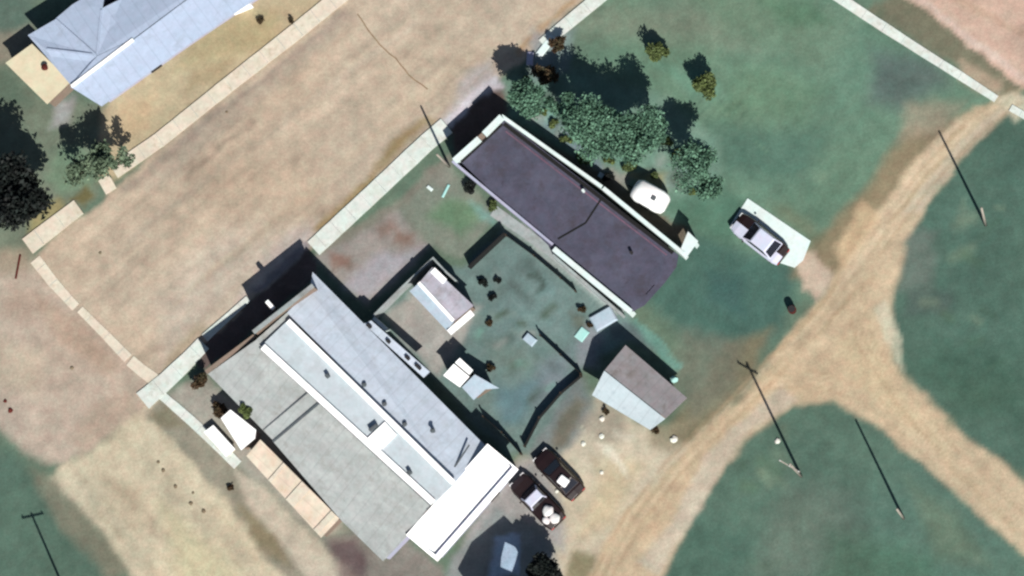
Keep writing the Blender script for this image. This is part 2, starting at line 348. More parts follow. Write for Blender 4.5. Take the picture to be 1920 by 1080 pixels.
# ------------------------------------------------------------------ soils of the ground, one map for every earth sheet
SOIL_AND_SHADOW = [  # outline, colour, softness, strength
    # meadow and fields
    ([(1130, -40), (1560, -40), (1880, 190), (1560, 500), (1480, 560), (1280, 420), (1230, 200), (1040, 90)], (106, 136, 116), 40, 1.0),
    ([(1080, 20), (1300, 0), (1420, 90), (1200, 70), (1060, 80)], (128, 141, 123), 30, 0.8),
    ([(1280, -30), (1620, 20), (1560, 140), (1380, 60)], (116, 138, 116), 30, 0.6),
    ([(1430, 0), (1520, 0), (1560, 40), (1470, 50)], (86, 124, 98), 18, 0.6),
    ([(1640, 95), (1760, 110), (1780, 160), (1690, 210), (1630, 190)], (94, 108, 104), 26, 0.85),
    ([(1330, 230), (1560, 250), (1520, 340), (1360, 330)], (86, 118, 104), 30, 0.7),
    ([(1400, 120), (1560, 160), (1500, 230), (1350, 210)], (112, 144, 118), 30, 0.6),
    ([(1280, 430), (1500, 500), (1470, 620), (1400, 700), (1290, 640), (1200, 560)], (76, 108, 98), 24, 1.0),
    ([(1330, 510), (1390, 520), (1400, 590), (1330, 570)], (66, 98, 94), 16, 0.7),
    ([(1700, -20), (1620, 20), (1900, 180), (1940, 150), (1760, 0)], (122, 118, 98), 10, 0.9),
    # right fields
    ([(1990, 160), (1890, 200), (1800, 300), (1720, 420), (1660, 560), (1670, 640), (1720, 740), (1800, 820), (2000, 980)], (84, 112, 99), 12, 1.0),
    ([(1700, 540), (1780, 545), (1790, 580), (1690, 590)], (84, 96, 92), 14, 0.6),
    ([(1700, 430), (1760, 440), (1740, 540), (1680, 540)], (118, 126, 118), 16, 0.6),
    ([(1760, 640), (1900, 660), (1920, 780), (1800, 780), (1700, 700)], (66, 96, 82), 26, 0.6),
    ([(1840, 860), (1960, 900), (1960, 960), (1900, 930)], (112, 122, 100), 20, 0.6),
    ([(1490, 750), (1560, 748), (1640, 790), (1720, 860), (1880, 1010), (1980, 1120), (1180, 1120), (1220, 1060), (1300, 940), (1390, 830)], (92, 119, 105), 10, 1.0),
    ([(1480, 900), (1600, 920), (1640, 1080), (1400, 1100), (1440, 980)], (104, 118, 106), 36, 0.7),
    ([(1700, 900), (1790, 960), (1850, 1060), (1760, 1040)], (112, 126, 104), 22, 0.6),
    ([(1280, 960), (1420, 1000), (1380, 1100), (1240, 1100)], (74, 104, 92), 30, 0.6),
    ([(1560, 1000), (1760, 1040), (1760, 1100), (1540, 1100)], (72, 106, 86), 30, 0.6),
    # brown verges of the track
    ([(1840, 200), (1700, 250), (1620, 360), (1540, 440), (1500, 480), (1480, 520), (1560, 520), (1720, 340), (1860, 220)], (146, 130, 104), 16, 0.9),
    ([(1700, 200), (1810, 190), (1760, 260), (1690, 260)], (160, 148, 128), 18, 0.7),
    ([(1370, 640), (1450, 620), (1420, 700), (1300, 840), (1240, 860), (1260, 790)], (132, 124, 100), 16, 0.9),
    ([(1280, 620), (1400, 640), (1380, 720), (1300, 790), (1260, 720)], (118, 122, 108), 20, 0.7),
    # open dirt beside the cars
    ([(1120, 740), (1240, 810), (1300, 840), (1180, 960), (1100, 1100), (1030, 1100), (1040, 960), (960, 870), (1080, 800)], (200, 190, 168), 16, 1.0),
    ([(980, 840), (1080, 690), (1110, 740), (1120, 780), (1040, 860), (1000, 870)], (124, 132, 132), 12, 0.9),
    ([(960, 870), (1010, 850), (1060, 960), (1060, 1040), (1010, 1000), (930, 960), (860, 1040), (880, 980)], (164, 162, 160), 14, 1.0),
    ([(1080, 800), (1140, 740), (1180, 790), (1160, 830)], (158, 150, 134), 12, 0.8),
    ([(1040, 790), (1085, 740), (1105, 755), (1060, 830), (1030, 850)], (112, 100, 74), 10, 0.6),
    ([(1130, 860), (1200, 870), (1150, 980), (1090, 1000)], (206, 190, 156), 24, 0.7),
    ([(1080, 1030), (1120, 1040), (1100, 1100), (1060, 1090)], (112, 108, 72), 10, 0.7),
    ([(1220, 800), (1300, 790), (1260, 850), (1220, 830)], (150, 142, 118), 12, 0.7),
    # track colours
    ([(1920, 160), (1880, 190), (1830, 200), (1690, 330), (1560, 520), (1440, 690), (1330, 800), (1170, 960), (1090, 1100), (1230, 1100), (1300, 960), (1400, 830), (1480, 755), (1560, 748), (1650, 800), (1740, 880), (1900, 1020), (2000, 1120), (2000, 980), (1920, 905), (1740, 760), (1680, 680), (1665, 560), (1720, 420), (1810, 290), (1880, 220)], (202, 182, 153), 9, 1.0),
    ([(1890, 205), (1800, 300), (1730, 400), (1690, 400), (1780, 290), (1870, 200)], (190, 180, 160), 8, 0.8),
    ([(1800, 215), (1700, 335), (1570, 520), (1590, 530), (1730, 350), (1830, 230)], (212, 192, 164), 7, 0.8),
    ([(1810, 225), (1660, 420), (1668, 424), (1820, 232)], (182, 160, 130), 4, 0.7),
    ([(1620, 380), (1560, 470), (1580, 500), (1650, 410)], (220, 194, 158), 10, 0.7),
    ([(1630, 520), (1500, 650), (1350, 800), (1358, 806), (1510, 656), (1640, 526)], (186, 164, 134), 5, 0.5),
    ([(1600, 420), (1540, 560), (1450, 670), (1460, 676), (1555, 566), (1612, 428)], (188, 164, 132), 4, 0.5),
    ([(1340, 840), (1260, 920), (1160, 1060), (1170, 1066), (1268, 928), (1350, 846)], (188, 166, 138), 5, 0.5),
    ([(1460, 720), (1330, 850), (1200, 1060), (1230, 1080), (1310, 950), (1410, 810), (1490, 745)], (200, 190, 172), 8, 0.8),
    ([(1560, 640), (1640, 640), (1700, 750), (1780, 850), (1700, 800), (1600, 720)], (214, 196, 162), 14, 0.6),
    ([(1640, 700), (1760, 860), (1900, 1000), (1906, 994), (1766, 852), (1648, 696)], (188, 166, 134), 5, 0.5),
    ([(1655, 560), (1690, 640), (1700, 700), (1660, 640), (1640, 580)], (206, 204, 180), 6, 0.7),
    ([(1490, 480), (1530, 470), (1560, 520), (1530, 560), (1505, 540)], (202, 182, 162), 8, 1.0),
    ([(1440, 380), (1530, 470), (1560, 450), (1480, 380)], (120, 120, 96), 14, 0.5),
    # pink road and verge at the top right
    ([(1640, -40), (1700, 0), (1800, 70), (1900, 150), (2000, 200), (2000, -80), (1640, -80)], (206, 178, 160), 4, 1.0),
    ([(1700, -10), (1820, 80), (1930, 160), (1936, 152), (1830, 72), (1712, -14)], (216, 196, 184), 4, 0.7),
    ([(1780, 0), (1900, 60), (1990, 110), (1990, 96), (1910, 48), (1800, -8)], (188, 160, 138), 6, 0.6),
    ([(1800, 110), (1880, 150), (1870, 180), (1800, 150)], (180, 160, 138), 10, 0.8),
    ([(1860, 180), (1900, 170), (1960, 190), (1900, 230)], (206, 200, 176), 8, 0.9),
    # street
    ([(650, -40), (1130, -40), (1040, 60), (930, 150), (830, 240), (590, 470), (480, 560), (385, 650), (290, 730), (60, 485), (150, 410), (220, 350)], (195, 178, 157), 6, 1.0),
    ([(240, 350), (650, 20), (680, 30), (280, 370)], (176, 164, 148), 12, 0.6),
    ([(800, 60), (980, 10), (900, 120), (720, 260), (640, 260)], (204, 188, 166), 50, 0.6),
    ([(300, 560), (420, 430), (560, 440), (380, 620), (300, 690)], (192, 184, 172), 40, 0.5),
    ([(240, 440), (780, 40), (786, 50), (250, 450)], (186, 174, 156), 7, 0.5),
    ([(380, 520), (880, 100), (888, 108), (390, 530)], (190, 172, 148), 7, 0.4),
    ([(500, 480), (560, 430), (640, 400), (540, 500), (440, 580)], (200, 192, 196), 20, 0.5),
    ([(1075, 0), (1040, 30), (960, 100), (965, 106), (1050, 36), (1084, 4)], (188, 158, 124), 4, 0.8),
    ([(800, 215), (740, 260), (590, 430), (606, 440), (760, 280), (826, 236)], (160, 140, 104), 8, 1.0),
    ([(920, 120), (870, 150), (820, 230), (850, 240), (900, 190), (940, 170)], (190, 184, 184), 14, 0.8),
    ([(1000, 60), (1060, 60), (1030, 120), (990, 130)], (170, 170, 172), 10, 0.7),
    ([(330, 650), (385, 600), (392, 610), (290, 720)], (170, 154, 126), 8, 0.6),
    # crossing and lane at the lower left
    ([(-60, 440), (60, 480), (300, 735), (300, 770), (230, 830)], (190, 176, 156), 16, 1.0),
    ([(-60, 470), (60, 490), (290, 720), (270, 760), (120, 880), (60, 860), (-60, 760)], (189, 174, 158), 12, 1.0),
    ([(-60, 440), (60, 440), (60, 500), (-60, 520)], (160, 148, 128), 14, 0.8),
    ([(30, 530), (110, 560), (60, 600), (0, 580)], (172, 152, 136), 16, 0.6),
    ([(70, 560), (160, 600), (230, 690), (200, 700), (110, 640)], (178, 154, 134), 14, 0.6),
    ([(-40, 620), (80, 660), (60, 740), (-40, 720)], (196, 182, 160), 24, 0.6),
    ([(180, 760), (250, 730), (270, 760), (150, 850), (130, 830)], (176, 158, 140), 16, 0.6),
    ([(270, 770), (420, 920), (560, 1100), (260, 1110), (180, 990), (100, 900), (130, 870)], (203, 193, 168), 10, 1.0),
    ([(190, 880), (260, 920), (330, 1010), (260, 990)], (190, 174, 150), 20, 0.7),
    ([(300, 940), (420, 1040), (480, 1100), (330, 1100)], (198, 192, 158), 24, 0.7),
    ([(280, 775), (310, 745), (440, 860), (640, 1100), (540, 1100), (420, 930), (340, 850)], (148, 144, 128), 9, 1.0),
    ([(285, 775), (310, 760), (350, 800), (300, 800)], (132, 126, 102), 8, 0.7),
    ([(450, 950), (520, 1000), (540, 1060), (480, 1020)], (140, 128, 98), 12, 0.7),
    ([(480, 900), (640, 1050), (700, 1120), (600, 1110), (470, 950), (440, 880)], (206, 196, 178), 8, 0.8),
    ([(600, 1010), (660, 990), (720, 1050), (760, 1010), (830, 1060), (860, 1100), (690, 1110)], (138, 132, 126), 10, 0.9),
    ([(-80, 840), (20, 850), (90, 910), (150, 1000), (220, 1110), (-80, 1110)], (88, 112, 98), 16, 1.0),
    ([(60, 880), (110, 900), (240, 1070), (200, 1090), (120, 990)], (134, 130, 112), 14, 0.8),
    # upper left plot
    ([(-60, -60), (80, -60), (60, 60), (0, 110), (-60, 140)], (96, 116, 104), 14, 1.0),
    ([(-60, 70), (60, 50), (60, 90), (0, 130), (-60, 140)], (148, 140, 124), 14, 0.9),
    ([(-60, 110), (10, 115), (90, 195), (200, 190), (220, 330), (150, 390), (50, 460), (-60, 480)], (120, 130, 112), 10, 1.0),
    ([(-40, 120), (20, 130), (60, 190), (-20, 200)], (92, 112, 96), 14, 0.7),
    ([(100, 190), (140, 180), (120, 230), (95, 240)], (170, 168, 168), 12, 0.8),
    ([(190, 195), (470, -40), (670, -40), (215, 340), (190, 340)], (194, 178, 146), 10, 1.0),
    ([(380, 30), (520, 20), (520, 80), (400, 120), (330, 140)], (172, 158, 118), 20, 0.6),
    ([(370, 130), (440, 110), (420, 150), (350, 180)], (164, 142, 106), 12, 0.5),
    ([(225, 190), (290, 180), (280, 240), (230, 260)], (206, 178, 142), 16, 0.6),
    ([(110, 270), (190, 290), (180, 350), (120, 360), (90, 330)], (118, 146, 120), 14, 0.7),
    ([(60, 380), (120, 370), (130, 400), (50, 440)], (156, 146, 104), 10, 0.9),
    ([(135, 370), (165, 345), (175, 365), (155, 385)], (116, 104, 62), 7, 0.8),
    # the middle plot: front yard, wall, back yard
    ([(600, 480), (745, 390), (840, 300), (880, 340), (930, 400), (870, 480), (830, 470), (800, 460), (690, 570)], (134, 142, 128), 8, 1.0),
    ([(595, 490), (735, 385), (800, 460), (690, 570)], (156, 150, 144), 10, 1.0),
    ([(640, 535), (720, 470), (790, 460), (690, 560)], (172, 172, 184), 12, 0.6),
    ([(700, 425), (735, 410), (745, 425), (715, 445)], (138, 116, 106), 9, 0.85),
    ([(742, 430), (775, 435), (768, 455), (735, 450)], (136, 112, 100), 9, 0.85),
    ([(620, 480), (660, 485), (665, 505), (630, 505)], (136, 108, 96), 8, 0.85),
    ([(840, 370), (900, 385), (900, 410), (860, 440), (800, 400)], (104, 138, 106), 14, 0.8),
    ([(880, 375), (920, 400), (930, 420), (900, 410)], (132, 176, 168), 8, 0.7),
    ([(800, 320), (850, 310), (850, 350), (820, 350)], (146, 142, 132), 10, 0.6),
    ([(700, 590), (805, 490), (870, 500), (940, 435), (1180, 590), (1180, 640), (1090, 700), (980, 850), (950, 850)], (114, 136, 132), 8, 1.0),
    ([(720, 590), (800, 510), (900, 580), (870, 640), (820, 700), (760, 640)], (172, 170, 164), 10, 1.0),
    ([(890, 540), (960, 490), (1060, 560), (1080, 620), (1000, 600), (940, 570)], (116, 138, 134), 18, 0.7),
    ([(1010, 520), (1040, 540), (1030, 560), (1008, 556)], (122, 150, 148), 8, 0.6),
    ([(950, 505), (985, 480), (1010, 510), (970, 520)], (84, 98, 94), 9, 0.5),
    ([(985, 515), (1008, 512), (1018, 535), (1010, 552), (1004, 548), (1008, 532), (1000, 522), (985, 522)], (72, 84, 76), 3, 0.6),
    ([(960, 520), (1000, 560), (990, 580), (950, 540)], (86, 96, 92), 10, 0.5),
    ([(1010, 690), (1070, 660), (1060, 730), (1000, 760)], (128, 136, 146), 16, 0.6),
    ([(900, 640), (980, 650), (1000, 690), (920, 690)], (112, 128, 118), 16, 0.6),
    ([(930, 720), (1010, 720), (980, 790), (940, 790)], (96, 128, 138), 16, 0.7),
    ([(1060, 590), (1090, 600), (1120, 650), (1090, 640)], (96, 92, 72), 9, 0.6),
    ([(1100, 610), (1130, 630), (1120, 690), (1090, 690), (1080, 650)], (148, 152, 158), 12, 0.8),
    ([(925, 400), (945, 395), (1050, 470), (1175, 580), (1150, 590), (1040, 505), (945, 430)], (160, 172, 168), 5, 1.0),
    # shady garden by the purple roof
    ([(945, 150), (1040, 120), (1250, 180), (1350, 260), (1350, 370), (1260, 420), (1130, 330), (950, 220)], (116, 146, 130), 14, 1.0),
    ([(990, 215), (1060, 230), (1130, 310), (1140, 340), (1060, 270)], (124, 142, 152), 9, 0.9),
    ([(1130, 310), (1190, 330), (1180, 360), (1140, 345)], (150, 148, 140), 9, 0.9),
    ([(1185, 325), (1250, 330), (1250, 360), (1200, 350)], (160, 150, 112), 9, 0.8),
    ([(1000, 195), (1040, 200), (1040, 230), (990, 222)], (128, 172, 164), 8, 0.7),
    ([(1230, 110), (1300, 180), (1370, 190), (1350, 160), (1280, 120)], (116, 158, 138), 14, 0.6),
    ([(1240, 380), (1340, 350), (1420, 400), (1360, 460), (1290, 430)], (84, 120, 102), 16, 0.8),
    ([(1040, 40), (1080, 60), (1060, 130), (1000, 150), (990, 110)], (138, 156, 156), 10, 0.7),
    ([(1190, 600), (1230, 630), (1280, 680), (1270, 690), (1220, 650), (1180, 610)], (112, 158, 146), 5, 0.8),
    ([(1120, 600), (1190, 610), (1230, 660), (1200, 650), (1150, 640)], (96, 108, 112), 10, 0.8),
    ([(310, 742), (388, 700), (520, 830), (650, 990), (600, 1010), (480, 900), (430, 852)], (166, 162, 150), 10, 1.0),
    ([(600, 455), (740, 375), (845, 290), (850, 310), (745, 392), (610, 482)], (138, 134, 122), 8, 0.8),
    ([(1120, 826), (1140, 830), (1168, 880), (1176, 902), (1160, 890), (1134, 850)], (228, 222, 202), 6, 0.8),
    ([(1150, 800), (1190, 812), (1180, 822), (1150, 812)], (214, 206, 188), 6, 0.6),
    ([(1105, 850), (1120, 860), (1128, 890), (1112, 880)], (170, 160, 132), 6, 0.5),
    ([(225, 355), (650, 20), (655, 30), (232, 366)], (166, 152, 138), 5, 0.8),
    ([(340, 330), (470, 225), (476, 232), (350, 340)], (158, 142, 126), 5, 0.7),
    ([(700, 330), (800, 230), (810, 236), (712, 338)], (204, 194, 186), 12, 0.6),
    ([(620, 1020), (660, 1010), (690, 1060), (680, 1110), (640, 1110)], (100, 78, 84), 10, 0.7),
    ([(384, 694), (590, 520), (600, 500), (584, 470), (530, 516), (470, 570), (388, 640), (370, 690)], (112, 98, 94), 4, 1.0),  # brown that deepens the hall front's cast shadow
    ([(590, 455), (584, 470), (478, 556), (465, 552), (480, 540), (575, 448)], (150, 146, 150), 5, 0.9),
    ([(838, 240), (938, 162), (950, 205), (856, 296), (842, 270)], (108, 92, 86), 5, 1.0),  # cast shadow of the purple roofed house browned into the ground
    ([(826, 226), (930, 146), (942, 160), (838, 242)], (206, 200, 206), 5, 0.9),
    ([(944, 214), (1140, 330), (1290, 430), (1280, 470), (1130, 352)], (112, 96, 84), 6, 0.8),  # shadow strip beside the long parapet, put into the ground colour
    # beaten ground near the tail of the grey shed
    ([(850, 1040), (930, 950), (1040, 1020), (1060, 1100), (840, 1110)], (146, 152, 152), 10, 0.9),
    ([(925, 1010), (975, 1005), (970, 1080), (920, 1080)], (176, 200, 224), 6, 0.9),
]
def shift(line, d):
    L, _ = mitre(line, 2 * d); return L
MAIN = [(1905, 178), (1830, 235), (1740, 330), (1665, 430), (1600, 520), (1530, 610), (1440, 700), (1350, 790), (1260, 880), (1190, 970), (1120, 1100)]
BRANCH = [(1600, 540), (1620, 640), (1680, 730), (1760, 830), (1860, 930), (2000, 1060)]
LEFTB = [(1450, 715), (1530, 710), (1620, 740), (1720, 820), (1820, 920), (1960, 1060)]
LANE = [(255, 745), (300, 850), (370, 940), (440, 1020), (500, 1100)]
LANE2 = [(140, 900), (220, 980), (300, 1060), (340, 1110)]
ST1 = [(640, 60), (500, 165), (360, 280), (230, 385), (110, 480)]
ST2 = [(1010, 30), (860, 160), (700, 300), (560, 420), (420, 540), (300, 650)]
ST3 = [(860, 10), (700, 130), (520, 280), (380, 400), (230, 540)]
STROKES = []
for ln, off, wd in ((MAIN, 17, 6), (MAIN, -17, 6), (BRANCH, 14, 5), (BRANCH, -14, 5), (LEFTB, 12, 4), (LEFTB, -12, 4)):
    STROKES.append((shift(ln, off), wd, (182, 160, 130), 0.55)); STROKES.append((shift(ln, off * .55), wd, (220, 202, 172), 0.4))
STROKES += [(MAIN, 5, (168, 156, 124), 0.35), (BRANCH, 5, (172, 158, 126), 0.3)]
for ln, off in ((LANE, 16), (LANE, -16), (LANE2, 14), (LANE2, -14)): STROKES.append((shift(ln, off), 5, (182, 168, 140), 0.4))
for ln, off in ((ST1, 14), (ST1, -14), (ST2, 15), (ST2, -15), (ST3, 14), (ST3, -14)): STROKES.append((shift(ln, off), 5, (178, 162, 142), 0.38))
STROKES += [(shift(ST2, 40), 4, (214, 198, 172), 0.4), (shift(ST3, 34), 4, (212, 196, 170), 0.4),
            ([(520, 470), (560, 500), (590, 500), (560, 540), (520, 530)], 3, (160, 148, 136), 0.3),
            ([(1445, 212), (1480, 248)], 2.5, (78, 100, 84), 0.7), ([(1340, 190), (1380, 232), (1440, 290)], 2, (120, 150, 124), 0.5),
            ([(1120, 610), (1190, 600), (1240, 640), (1280, 690)], 4, (120, 168, 154), 0.6), ([(1090, 800), (1130, 840), (1160, 900)], 4, (226, 218, 196), 0.6)]
STROKES += [([(988, 516), (1006, 512), (1018, 528), (1014, 548), (1000, 552)], 4, (66, 80, 72), 0.75), ([(966, 540), (985, 556), (1004, 562)], 4, (76, 88, 80), 0.6)]
_r = random.Random(4)
for k in range(60):     # trodden and greener spots of the back yard and the shady garden
    a_, b_ = _r.random(), _r.random()
    x0, y0 = (905 + a_ * 200 - b_ * 60, 470 + a_ * 150 + b_ * 150) if k % 2 else (960 + a_ * 340, 150 + a_ * 170 + b_ * 60)
    c_ = _r.choice([(138, 164, 158), (84, 98, 90), (128, 148, 140), (150, 156, 150), (76, 90, 70), (120, 168, 152)])
    STROKES.append(([(x0, y0), (x0 + _r.uniform(-22, 22), y0 + _r.uniform(-16, 16))], _r.uniform(8, 17), c_, 0.75))
for k in range(34):     # tufts and thin patches of the meadow and the fields
    x0, y0 = _r.choice([(_r.uniform(1120, 1640), _r.uniform(0, 360)), (_r.uniform(1720, 1920), _r.uniform(300, 860)), (_r.uniform(1380, 1760), _r.uniform(800, 1080))])
    if 1560 < x0 < 1720 and y0 > 180: continue
    STROKES.append(([(x0, y0), (x0 + _r.uniform(-40, 40), y0 + _r.uniform(-30, 30))], _r.uniform(6, 20), _r.choice([(132, 148, 124), (74, 102, 82), (94, 120, 92), (120, 128, 108)]), 0.4))
for k in range(9):      # mowing ripples in the meadow
    x0 = 1310 + k * 16; STROKES.append(([(x0, 170 + k * 5), (x0 - 36, 214 + k * 5)], 3, (84, 114, 98), 0.4))
def soil(X, Y):
    px, py = to_px(X, Y)
    wx = fbm(X, Y, 3.0, 5) * 26 + fbm(X, Y, 0.8, 9) * 9
    wy = fbm(X, Y, 3.0, 25) * 26 + fbm(X, Y, 0.8, 39) * 9
    qx, qy = px + wx, py + wy
    lin = lambda c: np.array([srgb(v) / LIT for v in c])
    out = np.ones(X.shape + (3,)) * lin((104, 124, 106))
    for poly, c, soft, k in SOIL_AND_SHADOW:
        xs = [p[0] for p in poly]; ys = [p[1] for p in poly]
        m = (qx > min(xs) - soft * 1.2) & (qx < max(xs) + soft * 1.2) & (qy > min(ys) - soft * 1.2) & (qy < max(ys) + soft * 1.2)
        if not m.any(): continue
        d = sdf(qx[m], qy[m], poly)
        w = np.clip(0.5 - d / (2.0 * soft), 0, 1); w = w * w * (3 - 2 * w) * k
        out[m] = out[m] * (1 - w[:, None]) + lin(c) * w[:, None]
    for line, wid, c, k in STROKES:
        P = np.array(line, float); d = np.full(px.shape, 1e9)
        ok = (px > P[:, 0].min() - 30) & (px < P[:, 0].max() + 30) & (py > P[:, 1].min() - 30) & (py < P[:, 1].max() + 30)
        if not ok.any(): continue
        X1 = px[ok] + wx[ok] * .25; Y1 = py[ok] + wy[ok] * .25; d = np.full(X1.shape, 1e9)
        for a_, b_ in zip(P[:-1], P[1:]):
            e = b_ - a_; t = np.clip(((X1 - a_[0]) * e[0] + (Y1 - a_[1]) * e[1]) / (e @ e), 0, 1)
            d = np.minimum(d, np.hypot(X1 - a_[0] - e[0] * t, Y1 - a_[1] - e[1] * t))
        brk = np.clip(fbm(X[ok], Y[ok], 2.5, 211) * 3 + 0.75, 0, 1)
        w = np.clip(1 - d / wid, 0, 1) * k * brk
        out[ok] = out[ok] * (1 - w[:, None]) + lin(c) * w[:, None]
    # clumps of thicker and thinner growth, a little more colour in one than in the next
    n1 = fbm(X, Y, 6.0, 71); n2 = fbm(X, Y, 1.6, 83); n3 = fbm(X, Y, 9.0, 97); n4 = fbm(X, Y, 0.7, 101, 3)
    st = (0.78, 0.62); u_ = X * st[0] + Y * st[1]; v_ = -X * st[1] + Y * st[0]
    ns = fbm(u_ / 14.0, v_, 0.9, 111, 3)                    # wheel worn streaks along the street
    mw = np.clip(0.5 - sdf(px, py, STREET) / 30.0, 0, 1)
    u2 = -X * 0.66 + Y * 0.75; v2 = X * 0.75 + Y * 0.66
    nl = fbm(u2 / 12.0, v2, 0.9, 131, 3)
    ml = np.clip(0.5 - sdf(px, py, [(270, 770), (420, 920), (560, 1100), (260, 1110), (130, 870)]) / 30.0, 0, 1)
    nt_ = fbm((X * .72 + Y * .7) / 12.0, -X * .7 + Y * .72, 0.8, 151, 3)
    mt_ = np.clip(0.5 - sdf(px, py, [(1880, 190), (1690, 330), (1440, 690), (1170, 960), (1230, 1100), (1400, 830), (1665, 560), (1880, 220)]) / 30.0, 0, 1)
    out *= (1 + n1 * 0.26 + n2 * 0.26 + n4 * 0.30 + ns * 0.38 * mw + nl * 0.3 * ml + nt_ * 0.35 * mt_)[..., None]
    out[..., 0] *= (1 + n3 * 0.10) * 0.99; out[..., 2] *= 1 - n3 * 0.08
    return np.clip(out, 0.008, 0.85)

def sheet(name, xs, ys, z, mask=None, relief=True):
    X, Y = np.meshgrid(xs, ys, indexing='ij')
    C = soil(X, Y); nx, ny = X.shape
    idx = np.arange(nx * ny).reshape(nx, ny)
    q = np.stack([idx[:-1, :-1], idx[1:, :-1], idx[1:, 1:], idx[:-1, 1:]], -1).reshape(-1, 4)
    if mask is not None:
        cx = (X[:-1, :-1] + X[1:, 1:]) / 2; cy = (Y[:-1, :-1] + Y[1:, 1:]) / 2
        q = q[mask(cx, cy).reshape(-1)]
    used = np.unique(q); mp = np.full(nx * ny, -1); mp[used] = np.arange(len(used)); q = mp[q]
    V = np.stack([X.ravel(), Y.ravel(), np.full(nx * ny, z)], -1)[used]
    me = bpy.data.meshes.new(name)
    me.vertices.add(len(V)); me.vertices.foreach_set('co', V.ravel())
    me.loops.add(q.size); me.loops.foreach_set('vertex_index', q.ravel().astype(np.int32))
    me.polygons.add(len(q)); me.polygons.foreach_set('loop_start', np.arange(0, q.size, 4, dtype=np.int32))
    me.update(calc_edges=True)
    a = me.color_attributes.new('soil', 'FLOAT_COLOR', 'POINT')
    cc = np.concatenate([C.reshape(-1, 3)[used], np.ones((len(used), 1))], 1)
    a.data.foreach_set('color', cc.ravel().astype(np.float32))
    me.materials.append(EARTH)
    o = bpy.data.objects.new(name, me); COL.objects.link(o); o['kind'] = 'structure'
    return o
def span(a, b, step, far):
    c = list(np.arange(a, b + 1e-6, step)); s = step
    hi = [b]; lo = [a]
    while hi[-1] < far: s *= 1.7; hi.append(hi[-1] + s); lo.append(lo[-1] - s)
    return np.array(lo[:0:-1] + c + hi[1:])
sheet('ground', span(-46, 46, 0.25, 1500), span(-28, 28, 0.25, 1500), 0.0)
def region(poly, soft=0.0, seed=3):
    def f(cx, cy):
        px, py = to_px(cx, cy); n = fbm(cx, cy, 1.2, seed) * 14
        return sdf(px, py, poly) + n < 0
    return f
TRACK = SOIL_AND_SHADOW[[i for i, s in enumerate(SOIL_AND_SHADOW) if s[1] == (202, 182, 153)][0]][0]
sheet('dirt_track', np.arange(4, 46, 0.25), np.arange(-26, 18, 0.25), 0.004, region(TRACK))
sheet('pink_road', np.arange(26, 48, 0.25), np.arange(10, 30, 0.25), 0.004, region([(1640, -80), (1700, 0), (1800, 70), (1900, 150), (2000, 200), (2000, -80)]))
def street_mask(cx, cy):
    px, py = to_px(cx, cy); return sdf(px, py, STREET) < 0
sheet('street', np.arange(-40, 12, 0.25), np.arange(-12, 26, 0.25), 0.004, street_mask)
sheet('dirt_lane', np.arange(-46, -8, 0.25), np.arange(-26, 6, 0.25), 0.004, region([(-60, 500), (60, 500), (275, 728), (285, 775), (420, 925), (570, 1110), (240, 1110), (160, 1000), (90, 905), (-60, 800)]))

# ------------------------------------------------------------------ pavements, kerbs and slabs
def pavement(name, pts, w, m, z=0.12, jit=0.03, zb=-0.05):
    P = resample([xy(*p) for p in pts], 0.8, 0)
    ww = [w * (1 + random.uniform(-jit, jit)) if not hasattr(w, '__len__') else w[0] + (w[1] - w[0]) * i / (len(P) - 1) + random.uniform(-jit, jit) for i in range(len(P))]
    mb = MB(); strip(mb, P, ww, z, zb)
    o = mb.build(name, m, origin=(P[0][0], P[0][1], 0)); o['kind'] = 'structure'
    if len(P) > 3 and m is not M['grey_conc']:
        jb = MB()
        for i in range(1, len(P) - 1, 2):
            a = Vector(P[i]); d = (Vector(P[i + 1]) - Vector(P[i - 1])).normalized(); n_ = Vector((-d.y, d.x)) * min(ww[i], ww[i + 1]) * .47
            jb.bar((a.x - n_.x, a.y - n_.y, z), (a.x + n_.x, a.y + n_.y, z), random.uniform(.015, .035), 0.008)
        jb.build('joints', M['grey_conc'], o)
    return o
pavement('pavement', [(588, 466), (700, 362), (800, 268), (838, 236)], (1.45, 1.45), M['concrete'])
pavement('pavement', [(1018, 84), (1050, 56), (1135, -14), (1180, -50)], (1.0, 1.15), M['concrete'])
pavement('pavement', [(466, 560), (420, 602), (384, 634)], (0.5, 0.7), M['concrete'])
pavement('pavement', [(382, 644), (352, 676), (312, 714), (268, 752)], (1.2, 1.6), M['concrete'])
pavement('pavement', [(52, 462), (96, 428), (148, 388)], (1.5, 1.35), M['cream'])
pavement('pavement', [(192, 352), (212, 340)], 1.3, M['cream'])
pavement('pavement', [(214, 322), (300, 262), (430, 158), (560, 56), (670, -34)], (1.2, 1.35), M['cream'])
pavement('pavement', [(300, 738), (360, 790), (432, 858), (446, 872)], (0.7, 0.85), M['concrete'], 0.08)
pavement('pavement', [(1562, -12), (1640, 40), (1730, 98), (1800, 142), (1868, 186)], (0.85, 0.6), M['concrete'], 0.08)
pavement('pavement', [(1895, 202), (1990, 256)], 0.55, M['concrete'], 0.08)
pavement('drain_strip', [(66, 486), (100, 530), (142, 576)], (0.95, 0.75), M['cream'], 0.05)
pavement('drain_strip', [(150, 580), (200, 630), (240, 672)], (0.6, 0.85), M['cream'], 0.05)
pavement('drain_strip', [(244, 676), (264, 693), (290, 712)], (0.9, 1.0), M['cream'], 0.05)
pavement('garden_path', [(925, 395), (990, 440), (1045, 482), (1110, 540), (1168, 586)], (0.9, 0.6), M['grey_conc'], 0.05)
mb = MB(); mb.prism([xy(*p) for p in [(1402, 372), (1520, 452), (1506, 488), (1490, 502), (1440, 486), (1368, 424)]], 0.06, -0.05)
mb.build('concrete_pad', M['white'])['kind'] = 'structure'
